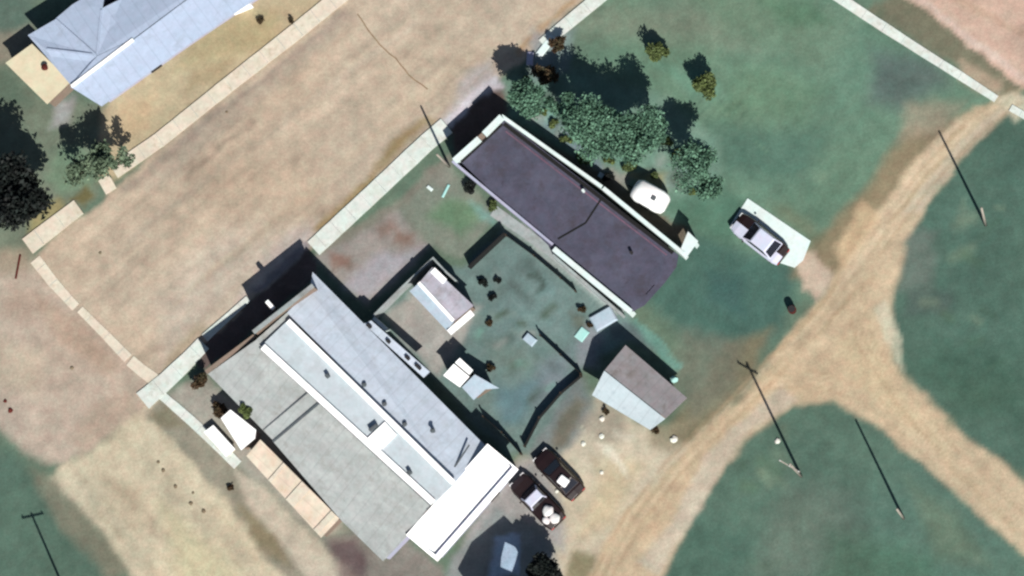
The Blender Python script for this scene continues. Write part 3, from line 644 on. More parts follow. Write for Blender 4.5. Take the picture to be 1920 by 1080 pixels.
shadow_line = [(670, 26), (690, 56), (712, 84), (742, 110), (766, 140), (802, 168)]  # thin cast shadow painted as a strip across the street
mb = MB(); strip(mb, resample([xy(*p) for p in shadow_line], 0.5, 0.03), 0.10, 0.009, 0.003)
mb.build('street_shadow', M['shadow_tone'])['kind'] = 'structure'

# ------------------------------------------------------------------ generic roofed building
def wall_under(mb, pts, zs, zb=0.0, inset=0.22):
    P = offset(pts, inset); mb.prism(P, [z - 0.13 for z in zs], zb, top=False, bot=False); return P
def px3(pts): return [tuple(W(a, b, z)) for a, b, z in pts]
def slab(mb, P3, th=0.12):
    n = len(P3); vs = [(x, y, z - th) for x, y, z in P3] + list(P3)
    fs = [(i, (i + 1) % n, n + (i + 1) % n, n + i) for i in range(n)] + [tuple(range(n))[::-1], tuple(range(n, 2 * n))]
    mb.add(vs, fs)
def opening(root, name, a, b, t, zc, w, h, m, out):
    """door or window 3 cm proud of the wall from a to b (x,y), at fraction t"""
    a = Vector((a[0], a[1], 0)); b = Vector((b[0], b[1], 0)); d = (b - a).normalized(); c = a.lerp(b, t)
    n = Vector((out[0], out[1], 0)).normalized()
    n = (n - d * n.dot(d)).normalized()
    mb = MB(); q = c + n * 0.02 + Vector((0, 0, zc)); mb.bar(q - d * w / 2, q + d * w / 2, 0.06, h)
    f = mb.build(name, M['darkm'] if name == 'door' else M['white'], root)
    mb = MB(); q = c + n * 0.05 + Vector((0, 0, zc))
    if name == 'door':
        k = q + d * w * 0.36; mb.bar(k - d * 0.05, k + d * 0.05, 0.05, 0.05); mb.build('handle', M['rim'], f)
    else:
        mb.bar(q - d * (w / 2 - 0.07), q + d * (w / 2 - 0.07), 0.03, h - 0.14); mb.build('pane', M['glass'], f)
NE = (0.62, 0.78); NW = (-0.75, 0.66); SE = (0.75, -0.66); SW = (-0.62, -0.78)

# ---- the long hall
hall = thing('hall', (*xy(640, 780), 0), 'long hall with pale blue, grey and white roof sections and a raised ridge strip', 'building')
roofs = [
    ('roof', 'blue_roof', [(538, 586, 4.0), (581, 545, 3.3), (586, 510, 2.75), (912, 838, 2.75), (852, 906, 4.0)], 'pale blue roof slope facing the yard'),
    ('roof', 'grey_roof', [(390, 701, 3.1), (482, 636, 3.9), (602, 752, 3.9), (512, 826, 3.1)], 'light grey roof bay behind the street front'),
    ('roof', 'grey_roof', [(512, 828, 3.0), (601, 754, 3.85), (808, 944, 3.85), (764, 1004, 3.3), (718, 1052, 2.95), (640, 976, 2.75)], 'large weathered grey roof bay'),
    ('roof', 'white_roof', [(914, 832, 3.55), (972, 880, 2.75), (820, 1053, 2.75), (761, 1003, 3.55)], 'bright white roof at the rear end'),
]
for nm, mt, P, lab in roofs:
    mb = MB(); P3 = px3(P); slab(mb, P3); o = mb.build(nm, M[mt], hall); o['label'] = lab
foot = [(388, 704, 3.0), (579, 548, 3.3), (586, 512, 2.75), (914, 834, 2.75), (967, 875, 3.3), (816, 1047, 3.3), (762, 1003, 3.3), (718, 1052, 2.75), (512, 828, 2.75)]
mb = MB(); P3 = px3(foot); P2 = [(p[0], p[1]) for p in P3]
FP = wall_under(mb, P2, [p[2] for p in P3]); mb.build('wall', M['plaster'], hall)
mb = MB(); slab(mb, px3([(481, 636, 3.95), (538, 586, 4.02), (560, 612, 4.02), (500, 660, 3.95)])); mb.build('roof', M['grey_roof'], hall)
# ridge strip: raised box with bright kerbs on both sides
mb = MB(); slab(mb, px3([(490, 648, 4.25), (540, 600, 4.25), (852, 906, 4.25), (812, 944, 4.25)]), 0.5); rs = mb.build('ridge_strip', M['ridge_roof'], hall)
for a, b, w in (((493, 650), (812, 942), 0.52), ((540, 602), (850, 905), 0.42)):
    mb = MB(); mb.bar(W(*a, 4.36), W(*b, 4.36), w, 0.2); mb.build('kerb', M['white_roof'], rs)
mb = MB(); mb.prism([xy(*p, 4.3) for p in [(689, 822), (722, 791), (744, 815), (711, 846)]], 4.42, 4.2); mb.build('cover_plate', M['white_roof'], rs)
for (x, y, l, w) in ((700, 802, 0.75, 0.22), (768, 886, 0.3, 0.3), (614, 705, 0.3, 0.3)):
    mb = MB(); p = W(x, y, 4.5); q = Vector((0.8, 0.6, 0))
    mb.bar(p - q * l / 2, p + q * l / 2, w, 0.45); mb.build('vent', M['vent'], rs, bevel=0.03)
for (x, y) in ((684, 722), (722, 758), (760, 796), (812, 808)):
    mb = MB(); p = W(x, y, 3.8); mb.tube([p - Vector((0, 0, 0.3)), p + Vector((0, 0, 0.25))], 0.13, 10); mb.tube([p + Vector((0, 0, 0.25)), p + Vector((0, 0, 0.33))], [0.2, 0.12], 10)
    mb.build('roof_pipe', M['vent'], hall)
# seams
mb = MB(); mb.bar(W(512, 828, 3.1), W(600, 754, 3.93), 0.16, 0.16); mb.build('roof_seam', M['vent'], hall)
mb = MB(); mb.bar(W(494, 806, 3.1), W(578, 735, 3.93), 0.08, 0.1); mb.build('roof_seam', M['vent'], hall)
mb = MB(); mb.bar(W(487, 652, 3.95), W(808, 948, 3.92), 0.12, 0.1); mb.build('roof_seam', M['vent'], hall)
mb = MB(); mb.bar(W(880, 834, 3.62), W(800, 955, 3.72), 0.12, 0.10); mb.build('roof_seam', M['vent'], hall)
# street front: a high parapet on the right half, a low one on the left
mb = MB(); strip(mb, [xy(476, 622, 4.7), xy(586, 536, 4.7)], 0.26, 4.7, 0.0); fr = mb.build('street_front', M['brown_wall'], hall); fr['label'] = 'tall right half of the street front'
mb = MB(); strip(mb, [xy(475, 623, 4.78), xy(587, 535, 4.78)], 0.34, 4.79, 4.70); mb.build('coping', M['grey_conc'], fr)
mb = MB(); strip(mb, [xy(387, 697, 3.3), xy(478, 629, 3.3)], 0.26, 3.3, 0.0); fl = mb.build('street_front', M['brown_wall'], hall); fl['label'] = 'low left half of the street front'
mb = MB(); strip(mb, [xy(386, 698, 3.36), xy(477, 630, 3.36)], 0.34, 3.37, 3.30); mb.build('coping', M['brown_wall'], fl)
a, b = xy(476, 622, 4.7), xy(586, 536, 4.7)
opening(hall, 'door', (a[0] + NW[0] * .13, a[1] + NW[1] * .13), (b[0] + NW[0] * .13, b[1] + NW[1] * .13), 0.5, 1.1, 1.8, 2.1, None, NW)
for t in (0.18, 0.82): opening(hall, 'window', (a[0] + NW[0] * .13, a[1] + NW[1] * .13), (b[0] + NW[0] * .13, b[1] + NW[1] * .13), t, 1.6, 1.1, 1.1, None, NW)
n = len(FP)
for t in (0.15, 0.3, 0.45, 0.6, 0.75, 0.9): opening(hall, 'window', FP[2], FP[3], t, 1.4, 1.2, 0.9, None, NE)
opening(hall, 'door', FP[4], FP[5], 0.3, 1.1, 1.0, 2.1, None, SE)
# low ledge of pale sheets along the yard side, with dark boxes standing on it
mb = MB(); slab(mb, px3([(682, 607, 2.7), (696, 601, 2.66), (806, 697, 2.66), (794, 708, 2.7)]), 0.1); le = mb.build('ledge', M['blue_roof'], hall)
for (x, y, s_) in ((692, 611, 0.24), (728, 640, 0.2), (764, 671, 0.22), (784, 688, 0.3)):
    mb = MB(); p = W(x, y, 2.82); q = Vector((0.7, -0.66, 0)); mb.bar(p - q * s_, p + q * s_, 0.26, 0.2); mb.build('gutter_box', M['darkm'], le, bevel=0.04)

# ---- tan lean-to and the white sheds beside the hall
lt = thing('lean_to', (*xy(560, 920), 0), 'low lean-to with patched tan roof along the grey roof edge', 'shed')
mb = MB(); slab(mb, px3([(462, 855, 2.2), (488, 824, 2.5), (636, 972, 2.5), (602, 1008, 2.2)]), 0.08); mb.build('roof', M['tan_roof'], lt)
mb = MB(); P3 = px3([(462, 855, 2.1), (488, 824, 2.4), (636, 972, 2.4), (602, 1008, 2.1)]); wall_under(mb, [(p[0], p[1]) for p in P3], [p[2] for p in P3], 0, 0.15); mb.build('wall', M['brown_wall'], lt)
for k, t in enumerate((0.31, 0.58, 0.93)):
    a = W(462 + 140 * t, 855 + 153 * t, 2.27); b = W(488 + 148 * t, 824 + 148 * t, 2.57)
    mb = MB(); mb.bar(a, b, (0.3, 0.9, 0.5)[k], 0.05); mb.build('patch_sheet', M['cream'], lt)
sh = thing('white_shed', (*xy(450, 820), 0), 'small shed with bright white roof beside the lean-to', 'shed')
mb = MB(); slab(mb, px3([(414, 784, 2.3), (432, 768, 2.3), (480, 806, 2.2), (478, 822, 2.2), (452, 844, 2.2)]), 0.08); mb.build('roof', M['white_roof'], sh)
mb = MB(); P3 = px3([(414, 784, 2.3), (432, 768, 2.3), (480, 806, 2.2), (478, 822, 2.2), (452, 844, 2.2)]); wall_under(mb, [(p[0], p[1]) for p in P3], [p[2] for p in P3], 0, 0.15); mb.build('wall', M['brown_wall'], sh)
ck = thing('cold_frame', (*xy(412, 828), 0), 'low white covered box next to the pavement', 'box')
mb = MB(); mb.prism([xy(*p, 0.7) for p in [(382, 810), (400, 797), (441, 842), (424, 856)]], 0.7, 0.62); mb.build('lid', M['white_roof'], ck)
mb = MB(); mb.prism(offset([xy(*p, 0.7) for p in [(382, 810), (400, 797), (441, 842), (424, 856)]], 0.08), 0.62, 0); mb.build('side', M['cream'], ck)

# ---- house with the dark purple roof
ph = thing('purple_roof_house', (*xy(1070, 380), 0), 'long house with flat dark purple roof and white parapets', 'house')
RZ = 2.15
PR = [(856, 296), (942, 222), (1272, 478), (1268, 500), (1246, 530), (1208, 572), (1186, 584), (1030, 462)]
mb = MB(); mb.prism([xy(*p, RZ) for p in PR], RZ, RZ - 0.15); mb.build('roof', M['purple'], ph)
mb = MB(); mb.prism(offset([xy(*p, RZ) for p in PR], 0.5), RZ - 0.15, 0, bot=False); mb.build('wall', M['brown_wall'], ph)
def edge(name, a, b, w, zt, zb, m, root=None):
    mb = MB(); strip(mb, [xy(*a, zt), xy(*b, zt)], w, zt, zb); return mb.build(name, m, root)
edge('parapet', (850, 300), (897, 258), 0.28, 3.3, 0, M['white'], ph); edge('parapet', (906, 250), (939, 217), 0.30, 3.3, 0, M['white'], ph); edge('parapet', (897.5, 257.5), (905.5, 250.5), 0.22, 3.15, 0, M['brown_wall'], ph)
edge('parapet', (940, 217), (1128, 350), 0.27, 2.45, 0, M['white'], ph); edge('parapet', (1131, 352.5), (1282, 476), 0.32, 2.46, 0, M['white'], ph)
edge('parapet', (848, 302), (1036, 458), 0.2, 2.35, 0, M['plaster'], ph); edge('parapet', (1038, 466), (1182, 584), 0.42, 2.5, 0, M['white'], ph)
edge('ledge', (1036, 478), (1166, 590), 0.22, 1.7, 0, M['grey_conc'], ph)
edge('gutter', (864, 303), (941, 232), 0.30, RZ + 0.02, RZ - 0.05, M['tar'], ph); edge('gutter', (945, 232), (1262, 474), 0.30, RZ + 0.021, RZ - 0.05, M['tar'], ph)
edge('flashing', (948, 246), (1250, 478), 0.12, RZ + 0.018, RZ - 0.05, M['pink_trim'], ph)
for a, b in (((1128, 372), (1098, 418)), ((1098, 418), (1046, 448))): edge('roof_seam', a, b, 0.14, RZ + 0.03, RZ - 0.05, M['tar'], ph)
for x, y in ((1184, 474), (1094, 358)):
    mb = MB(); p = W(x, y, RZ + .2); mb.tube([p - Vector((0, 0, 0.2)), p + Vector((0, 0, 0.3))], 0.12, 10); mb.build('roof_pipe', M['darkm'] if x > 1100 else M['white'], ph)
mb = MB(); mb.prism([xy(*p, 2.4) for p in [(1290, 434), (1309, 452), (1286, 484), (1274, 472)]], 2.4, 2.28); mb.build('porch_roof', M['white'], ph)
mb = MB(); mb.prism([xy(*p, 2.4) for p in [(1292, 438), (1305, 451), (1300, 458), (1287, 445)]], 2.28, 0); mb.build('porch_wall', M['white'], ph)
Q = [xy(*p, RZ) for p in PR]
Qi = offset(Q, 0.5)
opening(ph, 'door', Qi[4], Qi[5], 0.5, 1.1, 1.0, 2.1, None, SE)
for t in (0.2, 0.45, 0.7): opening(ph, 'window', xy(947, 214, 2.45), xy(1286, 472, 2.45), t, 1.35, 1.0, 0.8, None, NE)
for t in (0.3, 0.7): opening(ph, 'window', xy(847, 296, 3.3), xy(935, 214, 3.3), t, 1.5, 1.0, 1.0, None, NW)

# ---- small gabled house
gh = thing('gabled_house', (*xy(1195, 725), 0), 'small gabled house, its dimmer slope coloured taupe and its sunlit slope icy white', 'house')
mb = MB(); slab(mb, px3([(1134, 694, 3.3), (1173, 647, 2.5), (1288, 746, 2.5), (1248, 784, 3.3)])); mb.build('roof', M['taupe'], gh)['label'] = 'dimmer roof slope, coloured taupe'  # sunlit and dimmer slopes also told apart by roof colour
mb = MB(); slab(mb, px3([(1133, 695, 3.3), (1247, 785, 3.3), (1219, 806, 2.6), (1110, 741, 2.6)])); mb.build('roof', M['ice_roof'], gh)['label'] = 'sunlit roof slope, coloured icy white'
P3 = px3([(1134, 694, 3.3), (1173, 647, 2.5), (1288, 746, 2.5), (1248, 784, 3.3), (1224, 800, 2.6), (1112, 740, 2.6)])
mb = MB(); FW = wall_under(mb, [(p[0], p[1]) for p in P3], [p[2] for p in P3], 0, 0.5); mb.build('wall', M['brown_wall'], gh)
opening(gh, 'door', FW[2], FW[3], 0.55, 1.0, 0.9, 2.0, None, SE); opening(gh, 'window', FW[5], FW[4], 0.4, 1.5, 1.0, 0.9, None, SW); opening(gh, 'window', FW[1], FW[2], 0.5, 1.5, 1.0, 0.9, None, NE)

# ---- the house at the upper left
uh = thing('hipped_house', (*xy(250, 60), 0), 'large house with pale blue tin roof of several slopes across the street', 'house')
def rf(P, lab=None, m='house_roof'):
    mb = MB(); slab(mb, px3(P), 0.12); o = mb.build('roof', M[m], uh)
    if lab: o['label'] = lab
ZR, ZE = 3.15, 2.6
rf([(132, 163, ZR), (470, -90, ZR), (640, -110, ZE), (352, 84, ZE), (190, 199, ZE)], 'long pale slope towards the street')
rf([(52, 66, ZE), (104, 36, 2.75), (182, 104, ZR - 0.05), (86, 92, 2.9)], None)
rf([(52, 66, ZE), (86, 92, 2.9), (182, 104, ZR - 0.05), (133, 160, ZR), (128, 152, ZE)], 'hip end above the beige flat roof')
rf([(104, 35, 2.75), (136, 8, ZE), (200, -30, ZE), (192, 14, 2.85), (182, 103, ZR - 0.05)])
rf([(192, 15, 2.85), (230, -4, ZE), (420, -140, ZE), (470, -92, ZR), (250, 72, ZR - 0.02), (182, 104, ZR - 0.05)])
rf([(182, 105, ZR - .04), (250, 73, ZR - .02), (133, 161, ZR)])
mb = MB(); mb.bar(W(134, 162, ZR + 0.05), W(250, 74, ZR + 0.05), 0.26, 0.12); mb.build('ridge_cap', M['white_roof'], uh)
for a, b in (((104, 36, 2.8), (180, 103, ZR)), ((88, 92, 2.95), (180, 103, ZR)), ((190, 18, 2.9), (182, 100, ZR))):
    mb = MB(); mb.bar(W(*a), W(*b), 0.16, 0.07); mb.build('hip_cap', M['house_roof'], uh)
P3 = px3([(52, 66, ZE), (136, 8, ZE), (200, -30, ZE), (420, -140, ZE), (640, -110, ZE), (352, 84, ZE), (190, 199, ZE), (130, 158, ZE)])
mb = MB(); UW = wall_under(mb, [(p[0], p[1]) for p in P3], [p[2] for p in P3], 0, 0.65); mb.build('wall', M['plaster'], uh)
for t in (0.25, 0.6): opening(uh, 'window', UW[5], UW[6], t, 1.6, 1.2, 1.0, None, SE)
opening(uh, 'door', UW[5], UW[6], 0.42, 1.05, 1.0, 2.1, None, SE)
an = thing('flat_roof_annex', (*xy(70, 140), 0), 'beige flat roofed annex with one dark vent beside the blue house', 'building')
mb = MB(); P = [xy(*p, 2.4) for p in [(10, 118), (60, 82), (132, 153), (88, 195)]]; mb.prism(P, 2.4, 2.28); mb.build('roof', M['beige'], an)
mb = MB(); mb.prism(offset(P, 0.15), 2.28, 0, bot=False); mb.build('wall', M['brown_wall'], an)
mb = MB(); p = W(85, 127, 2.5); mb.tube([p - Vector((0, 0, .2)), p + Vector((0, 0, 0.25))], 0.2, 12); mb.tube([p + Vector((0, 0, .25)), p + Vector((0, 0, 0.36))], [0.28, 0.1], 12); mb.build('vent', M['rust'], an)

# ---- unseen slab added below the frame, outlined from the shadow it throws
bh = thing('shadow_blocker', (*xy(1020, 1180), 0), 'added unseen canopy just below the picture, casting the broad shadow at the bottom edge', 'blocker')
HZ = 6.2
def over(px, py):                                   # the blocker point whose shadow falls on a ground place
    q = W(px, py) - SD * HZ; return (q.x, q.y)
OUT = [(945, 966), (1012, 1034), (1078, 1108), (1010, 1190), (905, 1130), (858, 1066), (884, 1016), (916, 990)]
INN = [(945, 1012), (958, 1018), (973, 1026), (968, 1048), (960, 1072), (936, 1062), (938, 1040), (942, 1024)]
mb = MB(); o_ = [over(*p) for p in OUT]; i_ = [over(*p) for p in INN]; n = 8
vs = [(x, y, HZ - .2) for x, y in o_] + [(x, y, HZ - .2) for x, y in i_] + [(x, y, HZ) for x, y in o_] + [(x, y, HZ) for x, y in i_]
fs = []
for k in range(n):
    j = (k + 1) % n
    fs += [(k, j, n + j, n + k), (2 * n + k, 3 * n + k, 3 * n + j, 2 * n + j), (k, 2 * n + k, 2 * n + j, j), (n + k, n + j, 3 * n + j, 3 * n + k)]
mb.add(vs, fs); mb.build('roof', M['grey_roof'], bh)  # slab of the added unseen canopy
for k in (0, 2, 3, 5):
    q = Vector(o_[k]).lerp(Vector(i_[k]), .15); mb = MB(); mb.tube([(q.x, q.y, 0), (q.x, q.y, HZ - .2)], .12, 8); mb.build('post', M['darkm'], bh)  # posts of the added unseen canopy

# ---- sheds in the yard
s1 = thing('yard_shed', (*xy(830, 565), 0), 'long yard shed with lilac grey roof, white ridge and white end strip', 'shed')
mb = MB(); slab(mb, px3([(786, 530, 2.5), (811, 501, 2.2), (888, 573, 2.2), (852, 602, 2.5)]), 0.06); mb.build('roof', M['lilac_roof'], s1)
mb = MB(); slab(mb, px3([(785, 531, 2.5), (851, 603, 2.5), (838, 620, 2.2), (768, 546, 2.2)]), 0.06); mb.build('roof', M['skyb'], s1)
mb = MB(); mb.bar(W(785, 530, 2.55), W(850, 601, 2.55), 0.28, 0.1); mb.build('ridge_cap', M['white_roof'], s1)
mb = MB(); mb.bar(W(842, 624, 2.35), W(886, 586, 2.3), 0.5, 0.12); mb.build('end_strip', M['white_roof'], s1)
mb = MB(); mb.bar(W(811, 506, 2.3), W(834, 528, 2.3), 0.5, 0.06); mb.build('patch_sheet', M['white_roof'], s1)
P3 = px3([(786, 530, 2.5), (811, 501, 2.2), (888, 573, 2.2), (852, 602, 2.5), (838, 620, 2.2), (768, 546, 2.2)])
mb = MB(); wall_under(mb, [(p[0], p[1]) for p in P3], [p[2] for p in P3], 0, 0.15); mb.build('wall', M['brown_wall'], s1)
s2 = thing('yard_shed', (*xy(880, 710), 0), 'stepped shed, bright white roof at one end and grey blue at the other', 'shed')
mb = MB(); slab(mb, px3([(831, 704, 2.4), (851, 682, 2.4), (880, 706, 2.3), (862, 726, 2.3)]), 0.06); mb.build('roof', M['white_roof'], s2)['label'] = 'bright white roof end'
mb = MB(); slab(mb, px3([(853, 680, 2.2), (862, 671, 2.2), (887, 694, 2.15), (880, 703, 2.2)]), 0.06); mb.build('roof', M['white_roof'], s2)
mb = MB(); slab(mb, px3([(866, 726, 2.1), (890, 702, 2.2), (936, 728, 2.0), (910, 730, 2.0), (888, 750, 2.0)]), 0.06); mb.build('roof', M['skyb'], s2)['label'] = 'grey blue roof end'
mb = MB(); P3 = px3([(831, 704, 2.1), (862, 671, 2.1), (890, 698, 2.1), (925, 722, 1.95), (888, 746, 1.95)]); wall_under(mb, [(p[0], p[1]) for p in P3], [p[2] for p in P3], 0, 0.15); mb.build('wall', M['brown_wall'], s2)

# ------------------------------------------------------------------ walls and fences
def wall_run(pts, h, w, m, label, name='garden_wall', cat='wall', z0=0.0):
    mb = MB(); P = [xy(*p, h) for p in pts]; strip(mb, P, w, h, 0); o = mb.build(name, m); tag(o, label, cat); return o
wall_run([(700, 592), (752, 540), (800, 495), (812, 484), (832, 506), (854, 526)], 1.45, 0.16, M['grey_conc'], 'pale garden wall bending round the front of the long yard shed')
wall_run([(700, 596), (724, 618)], 1.2, 0.3, M['white'], 'short white wall stub beside the hall corner')
wall_run([(877, 500), (945, 436)], 1.3, 0.08, M['dark_fence'], 'dark board fence between the front grass and the back yard', 'board_fence', 'fence')
def post_fence(pts, h, label, step=2.0):
    f = thing('wire_fence', (*xy(*pts[0]), 0), label, 'fence')
    P = resample([xy(*p, h) for p in pts], step)
    mb = MB(); strip(mb, P, 0.05, h - 0.05, 0.03); mb.build('panel', M['dark_fence'], f)
    for p in P:
        mb = MB(); mb.bar((p[0], p[1], 0), (p[0], p[1], h + 0.08), 0.1, 0.1); mb.build('post', M['bark'], f)
    return f
post_fence([(948, 440), (1000, 478), (1050, 520), (1078, 545)], 0.8, 'low dark fence beside the pale garden path')
post_fence([(1012, 628), (1050, 664), (1088, 700)], 0.9, 'short dark fence in the back yard beside the pale block')
post_fence([(1088, 704), (1050, 736), (1010, 782), (982, 836)], 0.9, 'curved dark fence from the back yard towards the parked cars')
post_fence([(905, 780), (940, 810), (975, 850)], 1.0, 'dark fence beside the hall near its white end')

# ------------------------------------------------------------------ poles
def pole(base, h, label, arm=True, ang=0.4, group='utility poles'):
    b = W(*base); r = thing('utility_pole', b, label, 'pole', group)
    mb = MB(); mb.tube([b, b + Vector((0, 0, h * .5)), b + Vector((0, 0, h))], [0.12, 0.10, 0.08], 10); mb.build('post', M['wood'], r, smooth=True)
    if arm:
        d = Vector((math.cos(ang), math.sin(ang), 0)); c = b + Vector((0, 0, h - 0.35)) + Vector((-d.y, d.x, 0)) * 0.13
        mb = MB(); mb.bar(c - d * 0.9, c + d * 0.9, 0.1, 0.12); a = mb.build('crossarm', M['wood'], r)
        for k in (-0.8, 0, 0.8):
            q = c + d * k + Vector((0, 0, 0.06)); mb = MB(); mb.tube([q, q + Vector((0, 0, 0.1)), q + Vector((0, 0, 0.2))], [0.04, 0.06, 0.03], 8); mb.build('insulator', M['insul'], a)
    return r
pole((1502, 893), 9.8, 'tall pole in the field left of the track fork, its shadow crossing the track', ang=2.6)
pole((1848, 422), 8.2, 'tall pole in the right field whose shadow crosses the track near the top', False)
pole((1694, 972), 8.4, 'tall pole between the two tracks at the lower right', False)
pole((842, 312), 5.4, 'short pole at the street corner of the purple roofed house', False)
pole((148, 1168), 9.6, 'pole below the lower left corner, only its shadow in view', ang=0.2)

# ------------------------------------------------------------------ plants
def tree(name, crown_px, zc, rad, h_top, lm, label, cat='tree', n=2600, leaf=0.17, flat=0.75, lobes=7, group=None, seed=0, trunk=True, lean=(0, 0)):
    rnd = random.Random(seed * 31 + 5); c = W(*crown_px, zc); b = Vector((c.x + lean[0], c.y + lean[1], 0))
    r = thing(name, b, label, cat, group)
    rx = rad if hasattr(rad, '__len__') else (rad, rad)
    ang = rx[2] if len(rx) > 2 else 0
    cs, sn = math.cos(ang), math.sin(ang)
    cl = []
    for k in range(lobes):
        t = rnd.uniform(0, 6.28); q = rnd.uniform(0.3, 0.75)
        x, y = math.cos(t) * q * rx[0], math.sin(t) * q * rx[1]
        cl.append((Vector((c.x + x * cs - y * sn, c.y + x * sn + y * cs, zc + rnd.uniform(-0.45, 0.5) * (h_top - zc))), rnd.uniform(0.32, 0.6) * min(rx[0], rx[1])))
    cl.append((Vector(c), 0.6 * min(rx[0], rx[1])))
    if trunk:
        mb = MB(); mid = Vector((b.x * .6 + c.x * .4 + 0.1, b.y * .6 + c.y * .4, zc * 0.5)); tp = Vector((c.x, c.y, zc * 0.95))
        mb.tube([b, mid, tp], [0.05 + zc * 0.035, 0.03 + zc * 0.025, 0.04], 8)
        for q, s in cl[:-1]: mb.tube([mid.lerp(tp, 0.3), (mid + q) / 2 + Vector((0, 0, .15)), q], [0.02 + zc * .014, 0.05, 0.015], 6)
        mb.build('trunk', M['bark'], r, smooth=True)
    mb = MB(); vs = []; fs = []
    for k in range(n):
        q, s = cl[rnd.randrange(len(cl))]
        d = Vector((rnd.gauss(0, 1), rnd.gauss(0, 1), rnd.gauss(0, 1))).normalized() * s * (rnd.random() ** 0.45) * rnd.uniform(0.75, 1.2)
        d.z *= flat; p = q + d
        if p.z < 0.05: p.z = rnd.uniform(0.05, 0.3)
        a = Vector((rnd.gauss(0, 1), rnd.gauss(0, 1), rnd.gauss(0, .6))).normalized(); bb = a.cross(Vector((rnd.gauss(0, 1), rnd.gauss(0, 1), rnd.gauss(0, 1)))).normalized()
        l = leaf * rnd.uniform(0.6, 1.4); o = len(vs)
        vs += [p - a * l - bb * l * .2, p + bb * l * .55, p + a * l, p - bb * l * .55]; fs.append((o, o + 1, o + 2, o + 3))
    mb.add(vs, fs); mb.build('crown', M[lm], r)
    return r
G1 = 'trees in the garden beside the purple roofed house'
tree('tree', (1112, 246), 4.6, (2.9, 2.0, -0.6), 6.0, 'leaf_teal', 'broad pale green tree nearest the long white parapet', n=10000, leaf=0.13, lobes=15, group=G1, seed=1)
tree('tree', (1192, 246), 4.8, (2.6, 2.2, 0.3), 6.2, 'leaf_teal', 'pale green tree in the middle of the garden clump', n=9000, leaf=0.13, lobes=14, group=G1, seed=2)
tree('tree', (1062, 206), 4.0, (1.9, 1.2, -0.5), 5.0, 'leaf_teal', 'thin pale tree between the two broad garden crowns and the road', n=1500, leaf=0.18, lobes=6, group=G1, seed=12)
tree('tree', (990, 178), 4.2, (1.7, 1.5, 0.2), 5.4, 'leaf_teal', 'pale green tree at the street corner whose shadow reaches the road', n=6000, leaf=0.12, lobes=11, group=G1, seed=3)
tree('tree', (1292, 305), 4.6, (2.2, 1.9, 0.9), 5.8, 'leaf_teal', 'thin patchy tree at the right end of the garden clump', n=4200, leaf=0.13, lobes=13, group=G1, seed=4)
tree('tree', (1332, 348), 3.8, (1.2, 1.0, 0.9), 4.6, 'leaf_teal', 'small thin tree nearest the parked car on its pad', n=900, leaf=0.16, lobes=6, group=G1, seed=14)
tree('bush', (1024, 138), 1.2, (1.0, 0.9), 1.9, 'leaf_brown', 'brown leafed bush near the pavement corner', 'bush', n=1400, leaf=0.13, lobes=6, seed=5)
tree('bush', (1046, 82), 0.9, (0.8, 0.6, 0.6), 1.5, 'leaf_brown', 'ragged dark bush beside the upper pavement', 'bush', n=900, leaf=0.12, lobes=5, seed=6)
tree('small_tree', (1232, 98), 1.25, (0.85, 0.8), 2.0, 'leaf_olive', 'small round olive tree, the upper of two alone in the meadow', 'tree', n=2600, leaf=0.11, lobes=7, flat=1.9, group='two small olive trees in the meadow', seed=7)
tree('small_tree', (1323, 158), 1.3, (1.25, 0.95), 2.1, 'leaf_olive', 'small wider olive tree, the lower of two alone in the meadow', 'tree', n=3600, leaf=0.12, lobes=8, flat=1.8, group='two small olive trees in the meadow', seed=8)
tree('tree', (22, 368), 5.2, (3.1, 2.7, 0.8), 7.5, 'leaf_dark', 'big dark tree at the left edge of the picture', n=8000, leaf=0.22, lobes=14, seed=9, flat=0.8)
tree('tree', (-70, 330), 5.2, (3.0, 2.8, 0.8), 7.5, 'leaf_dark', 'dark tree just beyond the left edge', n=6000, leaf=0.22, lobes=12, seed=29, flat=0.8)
tree('tree', (170, 300), 3.9, (2.7, 1.7, 0.7), 5.4, 'leaf_grey', 'sparse grey green tree in front of the blue roofed house', n=2300, leaf=0.17, lobes=13, seed=10)
tree('tree', (225, 300), 2.8, (1.1, 0.9, 0.5), 3.8, 'leaf_grey', 'thin small tree between the sparse tree and the pavement', n=420, leaf=0.15, lobes=6, seed=30)
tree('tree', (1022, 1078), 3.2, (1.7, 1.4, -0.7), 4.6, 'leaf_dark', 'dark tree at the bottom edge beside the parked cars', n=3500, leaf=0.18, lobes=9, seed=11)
tree('tree', (70, 52), 3.0, (1.8, 1.1, 0.6), 4.2, 'leaf_dark', 'dark tree behind the blue roofed house', n=10, leaf=0.2, lobes=3, seed=13) if False else None
tree('bush', (373, 712), 0.9, (0.65, 0.85), 1.7, 'leaf_brown', 'dark bush standing for a round shadow at the street corner of the hall', 'bush', n=1500, leaf=0.11, lobes=6, seed=15)  # round shadow built as a dark leafed bush
tree('bush', (462, 768), 3.3, (0.55, 0.9, 0.4), 3.9, 'leaf_olive', 'olive bush leaning over the grey roof by the white shed', 'bush', n=520, leaf=0.11, lobes=5, seed=16)
tree('bush', (408, 768), 0.8, (0.6, 0.8, 0.6), 1.4, 'leaf_brown', 'brown bush between the hall wall and the white shed', 'bush', n=1100, leaf=0.11, lobes=5, seed=17)
